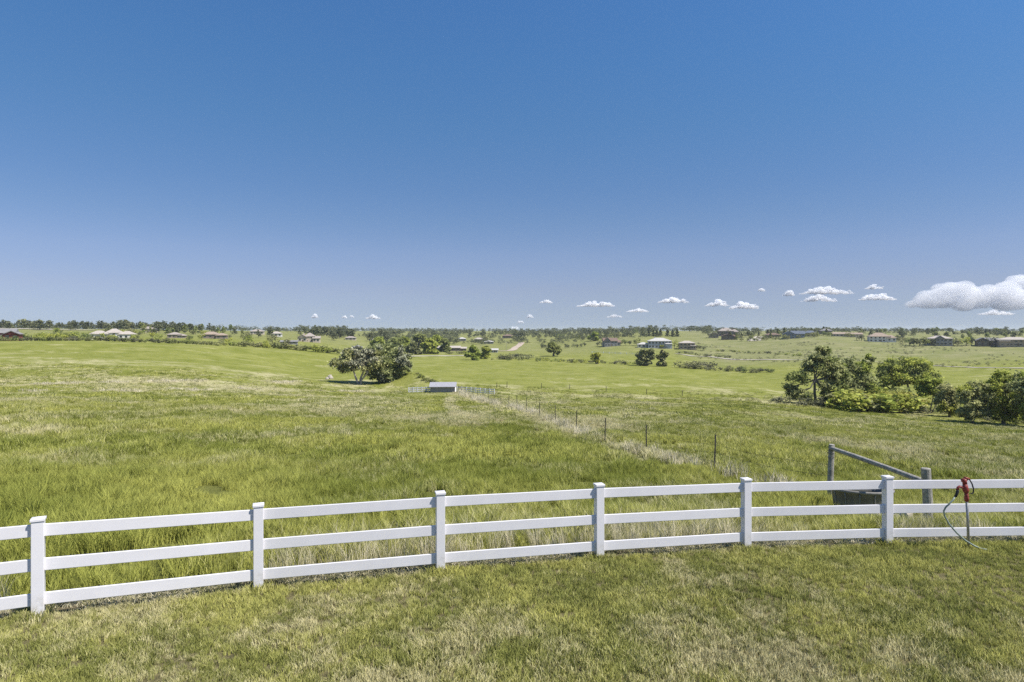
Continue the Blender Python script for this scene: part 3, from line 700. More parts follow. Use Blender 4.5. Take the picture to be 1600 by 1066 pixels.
leafy_tree('cottonwood_tree', 1524, 662, 62, 68, M['cotton'], 'leaning grey green cottonwood at the left end of the right hand grove', 18,
  [(-.25,0,.68,.2,.2,.16),(0,0,.82,.22,.2,.14),(.22,0,.72,.22,.2,.18),(-.1,0,.48,.24,.2,.18),(.22,0,.4,.24,.2,.2),(-.25,0,.25,.2,.2,.16),(.1,0,.18,.25,.2,.14)], dens=0.95, trunks=((-.2,0,.4,.7),), mat2=M['bright'])
leafy_tree('cottonwood_tree', 1567, 664, 76, 84, M['bright'], 'tallest bright green cottonwood in the middle of the right hand grove', 19,
  [(-.25,0,.72,.18,.2,.14),(-.02,0,.86,.2,.2,.12),(.22,0,.8,.2,.2,.14),(.36,0,.62,.14,.2,.16),(-.05,-.1,.6,.24,.2,.16),(.2,-.1,.42,.24,.2,.16),(-.25,0,.4,.2,.2,.16),(0,0,.22,.24,.2,.14),(.3,0,.2,.18,.2,.14)], dens=1.05, mat2=M['cotton'])
leafy_tree('cottonwood_tree', 1612, 668, 70, 86, M['cotton'], 'mid green cottonwood cut off by the right edge of the view', 20, dens=1.0, lowest=0.1, mat2=M['bright'])
# trees further off
T = leafy_tree
T('round_tree', 739, 563, 26, 22, M['bright'], 'dense rounded green tree by the gravel road, the left one of two grown together', 31, dens=.5, lowest=0.02)
T('round_tree', 757, 561, 20, 19, M['bright'], 'smaller light green tree grown into the dense round one by the gravel road', 32, dens=.45, lowest=0.02)
T('round_tree', 865, 557, 24, 21, M['cottondark'], 'lone dark green tree on a visible trunk beyond the creek shrubs', 33, dens=.5, lowest=.15)
T('willow_tree', 932, 569, 20, 17, M['bright'], 'low spiky green willow standing in the creek shrubs', 34, dens=.45, lowest=.05)
T('willow_tree', 1008, 572, 32, 28, M['cotton'], 'ragged olive willow by the creek, left of two', 35, [(-.3,0,.55,.15,.2,.16),(-.12,0,.85,.14,.2,.14),(.1,0,.72,.16,.2,.15),(.3,0,.8,.12,.2,.14),(.28,0,.5,.14,.2,.15),(-.05,0,.42,.2,.2,.2),(-.3,0,.25,.16,.2,.15),(.1,0,.16,.24,.2,.14)], dens=.55, mat2=M['olive'])
T('willow_tree', 1034, 573, 20, 26, M['cottondark'], 'narrow ragged willow by the creek, right of two', 36, [(-.2,0,.6,.2,.2,.14),(.1,0,.85,.2,.2,.13),(.3,0,.7,.16,.2,.14),(0,0,.42,.22,.2,.16),(.2,0,.2,.22,.2,.14),(-.2,0,.14,.2,.2,.12)], dens=.5, mat2=M['olive'])
T('round_tree', 618, 552, 34, 24, M['cottondark'], 'dark green rounded tree rising behind the paired cottonwoods', 37, dens=.6, lowest=.0, dmin=380)
T('round_tree', 672, 553, 30, 24, M['bright'], 'bright green tree left of the long brown farm building', 38, dens=.55, lowest=.0, dmin=380)
T('round_tree', 646, 554, 26, 18, M['olive'], 'olive green tree by the gravel road between two greener ones', 39, dens=.5, lowest=.0, dmin=380)
T('round_tree', 694, 550, 22, 20, M['cottondark'], 'dark tree in front of the long brown farm building', 40, dens=.45, lowest=.0, dmin=380)
T('round_tree', 630, 549, 26, 22, M['bright'], 'light green tree immediately right of the dark rounded one behind the cottonwoods', 43, dens=.5, lowest=.0, dmin=420)
T('round_tree', 655, 545, 30, 22, M['cottondark'], 'broad dark green tree behind the olive one by the gravel road', 44, dens=.5, lowest=.0, dmin=450)
T('round_tree', 682, 546, 24, 22, M['bright'], 'upright light green tree just left of the dark one by the farm building', 45, dens=.5, lowest=.0, dmin=450)
T('round_tree', 593, 547, 30, 20, M['bright'], 'light green tree between the paired cottonwoods and the far pines', 41, dens=.5, lowest=.0, dmin=380)
T('round_tree', 928, 533, 18, 14, M['bright'], 'light green round tree on the far slope left of the grey gabled house', 42, dens=.3, lowest=.0, dmin=500)

# ------------------------------------------------------------------ small repeated plants (shared meshes, every one an object)
def small_tree_mesh(name, seed, kind, n=260):
    g = np.random.default_rng(seed); rnd = random.Random(seed); m = []
    if kind == 'pine':
        P = []
        for i in range(n):
            z = 0.06+0.94*rnd.random()**1.1
            prof = (1-((z-0.06)/0.95))**0.75*0.30*(0.7+0.3*math.sin(z*23+seed)+0.2*rnd.random())
            a = rnd.random()*6.28; q = prof*math.sqrt(rnd.random())
            P.append((q*math.cos(a), q*math.sin(a), z*0.97))
        v, f = quads_mesh(np.array(P), 0.075, 0.7, seed)
    elif kind == 'ponderosa':
        bl = []
        for k in range(9):
            z = .2+.62*rnd.random(); a = rnd.random()*6.28; q = .17*(1.15-z)*1.4
            bl.append((q*math.cos(a), q*math.sin(a), z, .19, .19, .13))
        bl.append((0, 0, .88, .11, .11, .11))
        p, o = clump_points(bl, 8, n//7, seed); v, f = quads_mesh(p, 0.065, 0.7, seed, outward=o*.6)
    elif kind == 'round':
        bl = [(rnd.uniform(-.25, .25), rnd.uniform(-.25, .25), rnd.uniform(.3, .78), .22, .22, .18) for k in range(7)]
        p, o = clump_points(bl, 9, n//6, seed); v, f = quads_mesh(p, 0.06, 0.5, seed, outward=o*.8)
    else:
        bl = [(rnd.uniform(-.42, .42), rnd.uniform(-.3, .3), rnd.uniform(.2, .7), .25, .22, .25) for k in range(6)]
        p, o = clump_points(bl, 9, n//6, seed); p[:, 2] = np.abs(p[:, 2]); v, f = quads_mesh(p, 0.075, 0.5, seed, outward=o*.8)
    return v, f
KM = {}
def tmesh(kind, matk, seed, n=260):
    key = (kind, matk, seed)
    if key not in KM:
        v, f = small_tree_mesh(kind, seed, kind, n)
        mats = [M[matk]]; nf = len(f)
        if kind in ('pine', 'ponderosa', 'round'):
            tr = MB().tube([(0, 0, -.05), (0.01, 0, .3), (0, 0, .75)], [.03, .022, .008], 5, False)
            b = len(v); v = np.vstack((v, np.array(tr.v))); f = np.vstack((f, np.array(tr.f)+b)); mats.append(M['bark'])
        mi = np.zeros(len(f), np.int32); mi[nf:] = 1
        KM[key] = np_mesh(kind, v, f, mats, mi)
    return KM[key]
def plant(kind, matk, name, pos, h, w, label, cat, group, seed=None):
    me = tmesh(kind, matk, seed if seed is not None else random.randrange(5))
    o = bpy.data.objects.new(name, me); C.objects.link(o)
    o.location = pos-Vector((0, 0, 0.05*h)); o.scale = (w, w, h); o.rotation_euler.z = random.random()*6.28
    return tag(o, label, cat, group)
def scatter(kind, matks, name, n, pxr, dr, hr, aspect, label, cat, group, ybase=None):
    for i in range(n):
        px = random.uniform(*pxr)
        p = pix(px, random.uniform(*ybase)) if ybase else at(px, random.uniform(*dr))
        h = random.uniform(*hr); mk = random.choice(matks)
        plant(kind, mk, name, p, h, h*aspect*random.uniform(.8, 1.25), label, cat, group)
def far_woods(name, spots, label, mk='pine'):
    src = [small_tree_mesh('ponderosa', 70, 'ponderosa', 55), small_tree_mesh('round', 71, 'round', 50), small_tree_mesh('round', 72, 'round', 50)]
    V = []; Fc = []; b = 0
    for n, pxr, dr, hr in spots:
        for i in range(n):
            d = dr[0]*(dr[1]/dr[0])**random.random(); px = random.uniform(*pxr)
            if vnoise(np.array([px/22.0]), np.array([math.log(d)*9]), 88)[0] < .38: continue
            v, f = src[i % 3]; h = random.uniform(*hr); a = random.random()*6.28; ca, sa = math.cos(a), math.sin(a)
            vv = np.stack((v[:, 0]*ca-v[:, 1]*sa, v[:, 0]*sa+v[:, 1]*ca, v[:, 2]), -1)*np.array((h*1.35, h*1.35, h))+np.array(at(px, d))
            V.append(vv); Fc.append(f+b); b += len(v)
    tag(mesh_obj(name, np_mesh(name, np.vstack(V), np.vstack(Fc), [M[mk]])), label, 'woods', kind='stuff')
far_woods('far_woods', ((420, (-10, 470), (760, 1900), (6, 10)), (1100, (460, 1130), (1000, 3200), (8, 14)), (520, (560, 1010), (720, 1050), (4, 8)), (800, (1090, 1620), (740, 2400), (6, 10))),
          'dark mass of small trees running along the whole skyline')
# the hedge along the crest of the left hand pasture
for i in range(104):
    px = -10+i*5.2+random.uniform(-2, 2)
    crest = np.interp(px, (-10, 0, 250, 400, 500, 540), (300, 302, 312, 332, 352, 368))
    p = at(px, crest+random.uniform(0, 8)); h = random.uniform(1.9, 3.3)*(1.0+max(0, (px-330)/200)*0.9)
    plant('shrub', random.choice(('sage', 'olive', 'olive', 'cottondark') if px < 330 else ('bright', 'olive', 'cotton')), 'hedge_shrub', p, h, h*random.uniform(1.3, 1.9),
          'low grey green shrub in the hedge along the crest of the left hand pasture' if px < 330 else 'taller light green shrub in the hedge descending towards the paired cottonwoods', 'shrub',
          'shrubs along the left hand crest' if px < 330 else 'shrubs in the descending hedge')
scatter('ponderosa', ('pine', 'pine', 'olive'), 'pine_tree', 50, (-12, 275), (640, 860), (6, 12), 1.2, 'dark pine in the long row on the left skyline', 'tree', 'pines on the left skyline')
scatter('ponderosa', ('pine',), 'pine_tree', 60, (-12, 290), (640, 800), (6, 11), 1.1, 'dark pine in the long row on the left skyline', 'tree', 'pines on the left skyline')
scatter('ponderosa', ('pine', 'cottondark'), 'pine_tree', 36, (200, 440), (560, 760), (6, 11), .95, 'dark pine among the houses of the left hand ridge', 'tree', 'pines among the left hand houses')
scatter('ponderosa', ('pine',), 'pine_tree', 54, (465, 605), (640, 900), (8, 13), 1.0, 'dark pine in the grove beyond the paired cottonwoods', 'tree', 'pines beyond the cottonwoods')
scatter('ponderosa', ('pine',), 'pine_tree', 40, (600, 1010), (950, 1300), (7, 11), 1.2, 'tiny dark pine on the middle skyline', 'tree', 'pines on the middle skyline')
scatter('round', ('cottondark', 'olive', 'pine'), 'round_tree', 76, (600, 1010), (760, 1400), (5, 9), 1.2, 'small dark tree scattered over the middle distance slope', 'tree', 'trees on the middle slope')
scatter('round', ('bright', 'cottondark'), 'round_tree', 26, (26, 135), (330, 420), (4, 8), 1.1, 'leafy green tree behind the crest hedge near the red barn', 'tree', 'trees near the red barn')
scatter('round', ('cottondark', 'olive', 'bright'), 'round_tree', 56, (60, 470), (400, 620), (3.5, 7), 1.2, 'small leafy tree in the gardens of the left hand houses', 'tree', 'garden trees of the left hand houses')
for k, px in enumerate((1014, 1021, 1026.5, 1032, 1043, 1051, 1058)):
    plant('pine', 'pine', 'pine_tree', at(px, 800+random.uniform(-15, 15)), random.uniform(8.5, 11.5), 14, 'pointed dark pine in the short row on the brow above the white house', 'tree', 'row of pines above the white house')
scatter('pine', ('pine', 'cottondark'), 'pine_tree', 34, (1140, 1300), (690, 820), (5, 9), 1.3, 'dark evergreen between the houses on the right hand brow', 'tree', 'evergreens on the right hand brow')
scatter('round', ('olive', 'cottondark'), 'round_tree', 40, (1150, 1330), (670, 740), (3.5, 6.5), 1.5, 'small round tree in front of the houses on the right hand brow', 'tree', 'garden trees on the right hand brow')
scatter('ponderosa', ('pine', 'cottondark'), 'pine_tree', 40, (1340, 1612), (640, 900), (6, 10), 1.1, 'dark tree on the skyline behind the right hand houses', 'tree', 'trees behind the right hand houses')
for px, y, h, w, mk in ((1421,540,6,7,'cottondark'),(1428,541,6.5,7,'sage'),(1437,541,7,8,'olive'),(1446,541,6,7,'cottondark'),(1455,541,6,8,'sage'),(1410,537,5,5,'olive'),(1403,534,6,5,'pine'),(1346,533,6,7,'sage'),(1490,540,7,7,'cotton'),(1497,541,5,5,'sage'),(1510,541,7,7,'bright'),(1518,540,6.5,6,'pine'),(1534,541,6,5,'pine'),(1551,541,7,7,'sage'),(1566,541,5,5,'olive')):
    plant('round', mk, 'garden_tree', pix(px, y, 380), h*1.35, w*1.5, 'bushy garden tree in front of the right hand houses', 'tree', 'garden trees of the right hand houses')
for px, y, h, w, mk in ((934,541,4.5,4,'pine'),(940,541,5,4,'pine'),(958,541,4,5,'olive'),(970,540,5.5,5,'olive'),(977,540,6,5,'cottondark'),(984,540,5,5,'pine'),(995,540,7.5,7,'cottondark'),(1001,543,4,6,'olive'),(1034,545,4,5,'yellow'),(1054,544,7.5,6,'bright'),(1062,545,5,5,'pine'),(1081,546,5,4,'pine'),(1088,547,4.5,4,'pine'),(1094,547,4.5,4,'pine'),(1100,548,4,4,'pine')):
    plant('round', mk, 'garden_tree', pix(px, y, 380), h*1.25, w*1.4, 'bushy garden tree among the middle row of houses', 'tree', 'garden trees of the middle houses')
for px in (884, 888, 897, 902, 908, 914, 849, 854, 846):
    plant('round', 'pine', 'garden_tree', at(px, 640+random.uniform(-10, 10)), random.uniform(4, 6), 5, 'small dark evergreen in the row left of the grey gabled house', 'tree', 'evergreens left of the gabled house')
plant('round', 'yellow', 'yellow_tree', at(176, 335), 4.6, 5.5, 'yellow flowering shrub in front of the pale sprawling house', 'shrub', None)
plant('round', 'bright', 'round_tree', at(169, 345), 6.6, 9, 'bright green tree in front of the pale sprawling house', 'tree', None)
plant('round', 'yellow', 'round_tree', at(315, 470), 6, 6, 'yellow green tree left of the orange roofed house', 'tree', None)
# shrubs of the creek line
def shrub_row(a, b, n, y0, y1, hr, mats, label, group, name='creek_shrub', wide=1.6, dmin=100):
    for i in range(n):
        s = (i+random.random())/n; p = pix(a+(b-a)*s, y0+(y1-y0)*s+random.uniform(-1.5, 1.5), dmin); h = random.uniform(*hr)
        plant('shrub', random.choice(mats), name, p, h, h*random.uniform(wide*.8, wide*1.3), label, 'shrub', group)
shrub_row(778, 832, 12, 561, 562, (3, 5.5), ('olive', 'sage', 'cotton'), 'olive shrub in the thicket right of the round trees by the gravel road', 'shrubs right of the round trees')
shrub_row(836, 1000, 26, 564, 570, (1.6, 3.6), ('olive', 'sage', 'cottondark', 'bright'), 'low shrub lining the creek across the middle of the view', 'shrubs lining the middle creek')
shrub_row(1064, 1108, 9, 576, 577, (3, 5.5), ('olive', 'cotton', 'sage'), 'olive creek shrub in the clump right of the ragged willows', 'shrubs right of the willows')
shrub_row(1110, 1206, 16, 578, 583, (1.6, 4.2), ('olive', 'sage', 'cottondark'), 'low dark shrub in the gully left of the right hand trees', 'shrubs in the gully')
shrub_row(1316, 1414, 30, 641, 644, (3.4, 5.8), ('yellow', 'yellow', 'yellow', 'bright', 'olive'), 'yellow green willow shrub at the foot of the creek cottonwoods', 'yellow green shrubs by the creek')
shrub_row(1325, 1420, 12, 632, 630, (4, 6.5), ('yellow', 'bright', 'cottondark'), 'taller green willow shrub behind the yellow green ones by the creek', 'taller shrubs by the creek')
shrub_row(1208, 1228, 3, 627, 630, (1.2, 2.4), ('cottondark', 'sage'), 'small dark shrub left of the leaning creek cottonwood', 'shrubs left of the cottonwood')
shrub_row(1250, 1320, 9, 634, 638, (1.5, 3), ('sage', 'olive'), 'grey green shrub under the leaning creek cottonwood', 'shrubs under the cottonwood')
shrub_row(1412, 1600, 14, 640, 664, (0.8, 2.2), ('sage', 'olive'), 'low scrub under the right hand grove', 'scrub under the grove')
shrub_row(730, 800, 7, 563, 562, (1, 2.2), ('bright', 'cottondark', 'olive'), 'low green shrub at the foot of the round trees by the gravel road', 'shrubs under the round trees')
shrub_row(540, 735, 18, 551, 553, (2, 4), ('olive', 'bright', 'sage'), 'shrub beside the gravel road behind the paired cottonwoods', 'shrubs beside the gravel road', dmin=370)
shrub_row(1056, 1140, 13, 553, 559, (1.5, 3.2), ('olive', 'sage', 'cottondark'), 'dark scrub in the fold of the slope right of the brown hipped house', 'scrub in the fold of the slope')
shrub_row(1120, 1250, 18, 548, 556, (1.4, 3.0), ('olive', 'sage', 'cottondark', 'bright'), 'dark scrub on the lower slope under the brick house', 'scrub on the lower slope')
shrub_row(650, 688, 11, 586, 604, (.7, 1.4), ('cottondark', 'olive'), 'low dark brush on the grassy mound between the cottonwoods and the shed', 'brush on the mound')
# sage scattered over the right hand hillside: nobody could count it
def sage_stuff():
    src = []
    for s in range(3):
        v, f = small_tree_mesh('shrub', 90+s, 'shrub', 60); src.append((v, f))
    V = []; Fc = []; b = 0
    for i in range(1500):
        px = random.uniform(1090, 1640); d = random.uniform(370, 660); x = (px-800)/F*d
        if vnoise(np.array([x/38]), np.array([d/26]), 77)[0] < 0.52: continue
        v, f = src[i % 3]; h = random.uniform(.5, 1.5); p = at(px, d)
        V.append(v*np.array((h*1.9, h*1.9, h))+np.array(p)); Fc.append(f+b); b += len(v)
    o = mesh_obj('sage_brush', np_mesh('sage_brush', np.vstack(V), np.vstack(Fc), [M['sage']]))
    tag(o, 'low grey green sage brush dotted over the right hand hillside', 'brush', kind='stuff')
sage_stuff()
# pale boulders by the pasture cottonwood
def boulder(px, y, w, h, label):
    p = pix(px, y); s = MB(); n = 10; vs = []
    for z, r in ((-.2, .9), (.25, 1.0), (.6, .8), (.9, .45), (1.0, 0)):
        for k in range(n):
            a = 6.283*k/n; q = r*(.8+.35*random.random()); vs.append((q*w/2*math.cos(a), q*w/2*math.sin(a), z*h*(.9+.2*random.random())))
    s.add(vs, [(i*n+k, i*n+(k+1) % n, (i+1)*n+(k+1) % n, (i+1)*n+k) for i in range(4) for k in range(n)])
    tag(s.build('boulder', M['rock'], loc=p), label, 'rock', 'boulders by the cottonwood')
boulder(516, 592, 1.8, 1.3, 'large pale boulder lying left of the paired pasture cottonwoods')
boulder(511, 593, 1.1, .7, 'small pale boulder left of the larger one by the cottonwoods')

# ------------------------------------------------------------------ houses
def house(px, y, wpx, hpx, label, wall, roof, blocks=None, yaw=0.0, name='house', d=None, roofk='hip', nwin=None, chimney=0, dmin=380, storeys=2, cat='house', roof_frac=0.38):
    p = at(px, d) if d else pix(px, y, dmin); D = p.y
    W = wpx/F*D; H = hpx/F*D
    root = empty(name, p, R(yaw)-math.atan2(p.x, p.y)*0.7, label, cat)
    blocks = blocks or ((0, 0, 1.0, 1.0, roofk),)
    wm = MB(); rm = MB(); wins = []
    for (cx, off, fw, fh, rk) in blocks:
        w_ = fw*W; h_ = fh*H*(1-roof_frac); rh = fh*H*roof_frac; dp = max(8.0, min(w_*.7, 14)); x0 = cx*W; y0 = off*W
        ov = 0.6
        wm.box((x0, y0, h_/2-1.0), (w_, dp, h_+2.0))
        a, b, c, e = x0-w_/2-ov, x0+w_/2+ov, y0-dp/2-ov, y0+dp/2+ov; z = h_+0.02
        if rk == 'hip':
            ins = min((e-c)/2, (b-a)/2*.9)
            rm.add([(a,c,z),(b,c,z),(b,e,z),(a,e,z),(a+ins,(c+e)/2,z+rh),(b-ins,(c+e)/2,z+rh)], [(0,1,5,4),(1,2,5),(2,3,4,5),(3,0,4),(3,2,1,0)])
            rm.box((x0, y0, z-.13), (b-a, e-c, .22))
        elif rk == 'gable':      # ridge along the width
            rm.add([(a,c,z),(b,c,z),(b,e,z),(a,e,z),(a,(c+e)/2,z+rh),(b,(c+e)/2,z+rh)], [(0,1,5,4),(2,3,4,5),(1,2,5),(3,0,4),(3,2,1,0)])
        elif rk == 'front':      # gable end facing the viewer
            mx = (a+b)/2
            rm.add([(a,c,z),(b,c,z),(b,e,z),(a,e,z),(mx,c,z+rh),(mx,e,z+rh)], [(1,2,5,4),(3,0,4,5),(2,3,5),(3,2,1,0)])
            wm.add([(a+ov,c+ov-.02,z-.05),(b-ov,c+ov-.02,z-.05),(mx,c+ov-.02,z+rh-.35)], [(0,1,2)])
            rm.add([(a,c,z-.05),(a+.4,c-.02,z-.05),(mx,c-.02,z+rh-.35),(b-.4,c-.02,z-.05),(b,c,z-.05),(mx,c-.02,z+rh+.02)], [(0,1,2,5),(2,3,4,5)])
        n = nwin or max(2, int(w_/3.2)); st = storeys if h_ > 4 else 1
        for s in range(st):
            for k in range(n):
                ww = min(1.5, w_/n*.55); zz = h_*(s+.52)/st
                wins.append((x0-w_/2+w_*(k+.5)/n+random.uniform(-.2, .2), y0-dp/2, zz, ww, min(1.5, h_/st*.5)))
    wm.build('wall', M[wall], root); ro = rm.build('roof', M[roof], root)
    for k in range(chimney):
        MB().box(((-.2+.45*k)*W, 1.0, H*.86), (1.2, .9, H*.42)).build('chimney', M[wall], ro)
    for (x, yy, z, ww, hh) in wins[:16]:
        o = MB().box((0, 0, 0), (ww, .08, hh)).build('window', M['glass'], root, (x, yy-.045, z))
        MB().box((0, -.02, -hh/2-.08), (ww+.24, .12, .14)).box((0, -.02, hh/2+.08), (ww+.24, .12, .14)).build('frame', M['trim'], o)
    # a door at ground level on the first block
    cx, off, fw, fh, rk = blocks[0]; dp = max(8.0, min(fw*W*.7, 14))
    MB().box((cx*W+fw*W*.06, off*W-dp/2-.05, 1.0), (1.1, .1, 2.1)).build('door', M['wall_brown'], root)
    return root
house(12, 526, 36, 20, 'dark red barn with a grey roof at the far left edge', 'wall_red', 'roof_grey', ((-.2,0,1.0,.95,'gable'),(.22,-.15,.55,.8,'front')), d=322, name='barn', cat='barn', storeys=1, roof_frac=.36)
house(176, 526, 62, 15, 'sprawling pale house with several light hipped roofs on the left ridge', 'wall_white', 'roof_tan', ((-.28,0,.38,.9,'hip'),(.02,.12,.36,1.1,'hip'),(.32,0,.36,.85,'hip')), d=470)
house(231, 514, 22, 9, 'pink roofed house half hidden in pines on the left skyline', 'wall_cream', 'roof_pink', ((0,0,.8,1,'hip'),(.3,.1,.5,.8,'hip')), d=640, storeys=1)
house(276, 526, 24, 9, 'low tan house with a brown roof left of the yellow green tree', 'wall_tan', 'roof_pink', ((-.1,0,.8,1,'hip'),(.35,0,.4,.7,'hip')), d=500, storeys=1)
house(336, 528, 34, 11, 'orange roofed brick house on the left ridge', 'wall_brick', 'roof_orange', ((-.15,0,.7,1,'hip'),(.3,-.1,.45,.8,'hip')), d=510)
house(402, 520, 20, 8, 'small pink roofed house among pines above the descending hedge', 'wall_cream', 'roof_pink', d=690, storeys=1)
house(432, 525, 16, 8, 'small pale house among pines right of the pink roofed one', 'wall_white', 'roof_tan', d=640, storeys=1)
house(452, 537, 24, 6, 'low dark roofed outbuilding behind the descending hedge', 'wall_grey', 'roof_grey', d=470, storeys=1, roofk='gable')
house(482, 535, 34, 13, 'cream and red house with stepped roofs behind the descending hedge', 'wall_cream', 'roof_pink', ((-.25,0,.4,.9,'front'),(.05,.1,.45,1.1,'hip'),(.36,0,.3,.7,'gable')), d=550, chimney=1)
house(548, 536, 16, 6, 'tiny orange walled house in front of the pine grove', 'wall_cream', 'roof_pink', d=690, storeys=1)
house(559, 545, 16, 9, 'grey house just behind the left pasture cottonwood', 'wall_grey', 'roof_grey', d=520, storeys=1)
house(592, 535, 22, 6, 'low brown house on the slope above the paired cottonwoods', 'wall_brown', 'roof_tan', d=720, storeys=1)
house(660, 532, 18, 9, 'brown gabled house on the far slope behind the bright green tree', 'wall_brown', 'roof_brown', d=800, roofk='front')
house(706, 549, 44, 8, 'long brown farm building with a low tan roof beyond the gravel road', 'wall_brown', 'roof_tan', ((-.1,0,.8,1,'gable'),(.36,-.05,.3,.8,'gable')), d=600, storeys=1, name='farm_building')
house(722, 533, 12, 6, 'tiny pale roofed house on the middle slope, leftmost there', 'wall_grey', 'roof_pale', d=860, storeys=1)
house(748, 535, 14, 6, 'tiny tan roofed house on the middle slope above the round trees', 'wall_tan', 'roof_tan', d=830, storeys=1)
house(764, 539, 14, 5, 'tiny low grey house on the middle slope right of the round trees', 'wall_grey', 'roof_pale', d=770, storeys=1)
house(794, 529, 18, 6, 'brown house on the middle slope above the dirt road', 'wall_brown', 'roof_brown', d=950, storeys=1)
house(772, 552, 12, 6, 'small white shed at the lower end of the dirt road', 'wall_white', 'roof_pale', d=560, storeys=1, roofk='gable', name='farm_shed', cat='shed')
house(955, 541, 27, 13, 'grey gabled two storey house left of the white one', 'wall_grey', 'roof_brown', ((-.08,0,.8,1,'gable'),(-.28,-.2,.32,1.05,'front'),(.36,0,.26,.75,'gable')), yaw=6, chimney=1)
house(1005, 543, 17, 8, 'low white garage with a hipped roof beside the white house', 'wall_white', 'roof_pale', storeys=1, name='garage', cat='garage')
house(1031, 544, 37, 16, 'large white two storey house with a pale hipped roof below the brow', 'wall_lilac', 'roof_pale', ((-.02,0,.95,1,'hip'),(.34,-.2,.26,.62,'hip')), chimney=1, nwin=7, roof_frac=.3)
house(1073, 546, 26, 13, 'brown hipped house right of the large white house', 'wall_tan', 'roof_tan', ((0,0,.9,1,'hip'),(.35,-.1,.3,.6,'hip')), roof_frac=.25)
house(1115, 526, 14, 9, 'small steep gabled house at the left end of the right hand brow', 'wall_tan', 'roof_tan', d=760, roofk='front', storeys=1)
house(1137, 522, 28, 13, 'big brick house with a pinkish roof highest on the right hand brow', 'wall_brick', 'roof_pink', ((-.1,.1,.8,1,'hip'),(.35,0,.4,.85,'hip')), d=790, chimney=2)
house(1137, 530, 20, 9, 'dark timber house just below the big brick house', 'wall_brown', 'roof_brown', ((0,0,.9,1,'front'),(.3,.1,.6,.8,'gable')), d=715)
house(1236, 527, 34, 12, 'blue grey gabled house on the right hand brow', 'wall_blue', 'roof_blue', ((-.1,0,.5,1,'front'),(.28,.05,.55,1.05,'gable')), d=690)
house(1207, 525, 22, 8, 'brown roofed house left of the blue grey one on the brow', 'wall_tan', 'roof_brown', d=740, storeys=1)
house(1266, 526, 20, 9, 'grey roofed house right of the blue grey one on the brow', 'wall_grey', 'roof_blue', d=720)
house(1290, 525, 18, 8, 'tan house with a dark roof further right along the brow', 'wall_tan', 'roof_grey', d=740, storeys=1)
house(1322, 526, 40, 7, 'long low orange brown house at the right end of the brow', 'wall_cream', 'roof_orange', ((-.2,0,.6,1,'gable'),(.25,.05,.6,.9,'gable')), d=690, storeys=1)
house(1377, 534, 36, 14, 'white house with an orange tiled roof above the right hand hillside', 'wall_white', 'roof_orange', ((-.1,0,.8,1,'hip'),(.34,-.12,.34,.75,'hip')), roof_frac=.42)
house(1470, 540, 36, 15, 'grey walled house with a tan hipped roof among bushy trees', 'wall_grey', 'roof_tan', ((-.05,0,.85,1,'hip'),(-.1,-.2,.3,1.02,'front')), chimney=1, roof_frac=.28)
house(1541, 541, 30, 13, 'dark brown house with a grey roof second from the right edge', 'wall_brown', 'roof_grey', ((-.2,0,.5,1,'front'),(.2,.1,.6,1,'gable')), roof_frac=.35)
house(1584, 541, 46, 14, 'tan two storey house with balconies at the right edge', 'wall_tan', 'roof_tan', ((0,0,.95,1,'hip'),(-.3,-.15,.3,.8,'hip')), chimney=1, roof_frac=.28)

# ------------------------------------------------------------------ grass
def blade_tuft(name, n, hmin, hmax, wid, spread, lean, mat, seed, drift=(0, 0)):
    g = np.random.default_rng(seed); V = []; Fc = []
    for i in range(n):
        a = g.random()*6.28; q = spread*math.sqrt(g.random()); bx, by = q*math.cos(a), q*math.sin(a)
        h = hmin+(hmax-hmin)*g.random(); la = g.random()*6.28; le = lean*h*(0.3+g.random())
        lx, ly = le*math.cos(la)+drift[0]*h, le*math.sin(la)+drift[1]*h
        fa = g.random()*3.14; wx, wy = wid/2*math.cos(fa), wid/2*math.sin(fa)
        b = len(V)
        V += [(bx-wx, by-wy, -.02), (bx+wx, by+wy, -.02), (bx+lx*.35+wx*.8, by+ly*.35+wy*.8, h*.6), (bx+lx*.35-wx*.8, by+ly*.35-wy*.8, h*.6), (bx+lx+wx*.15, by+ly+wy*.15, h), (bx+lx-wx*.15, by+ly-wy*.15, h)]
        Fc += [(b, b+1, b+2, b+3), (b+3, b+2, b+4, b+5)]
    me = bpy.data.meshes.new(name); me.from_pydata(V, [], Fc); me.materials.append(mat); me.update()
    return bpy.data.objects.new(name, me)
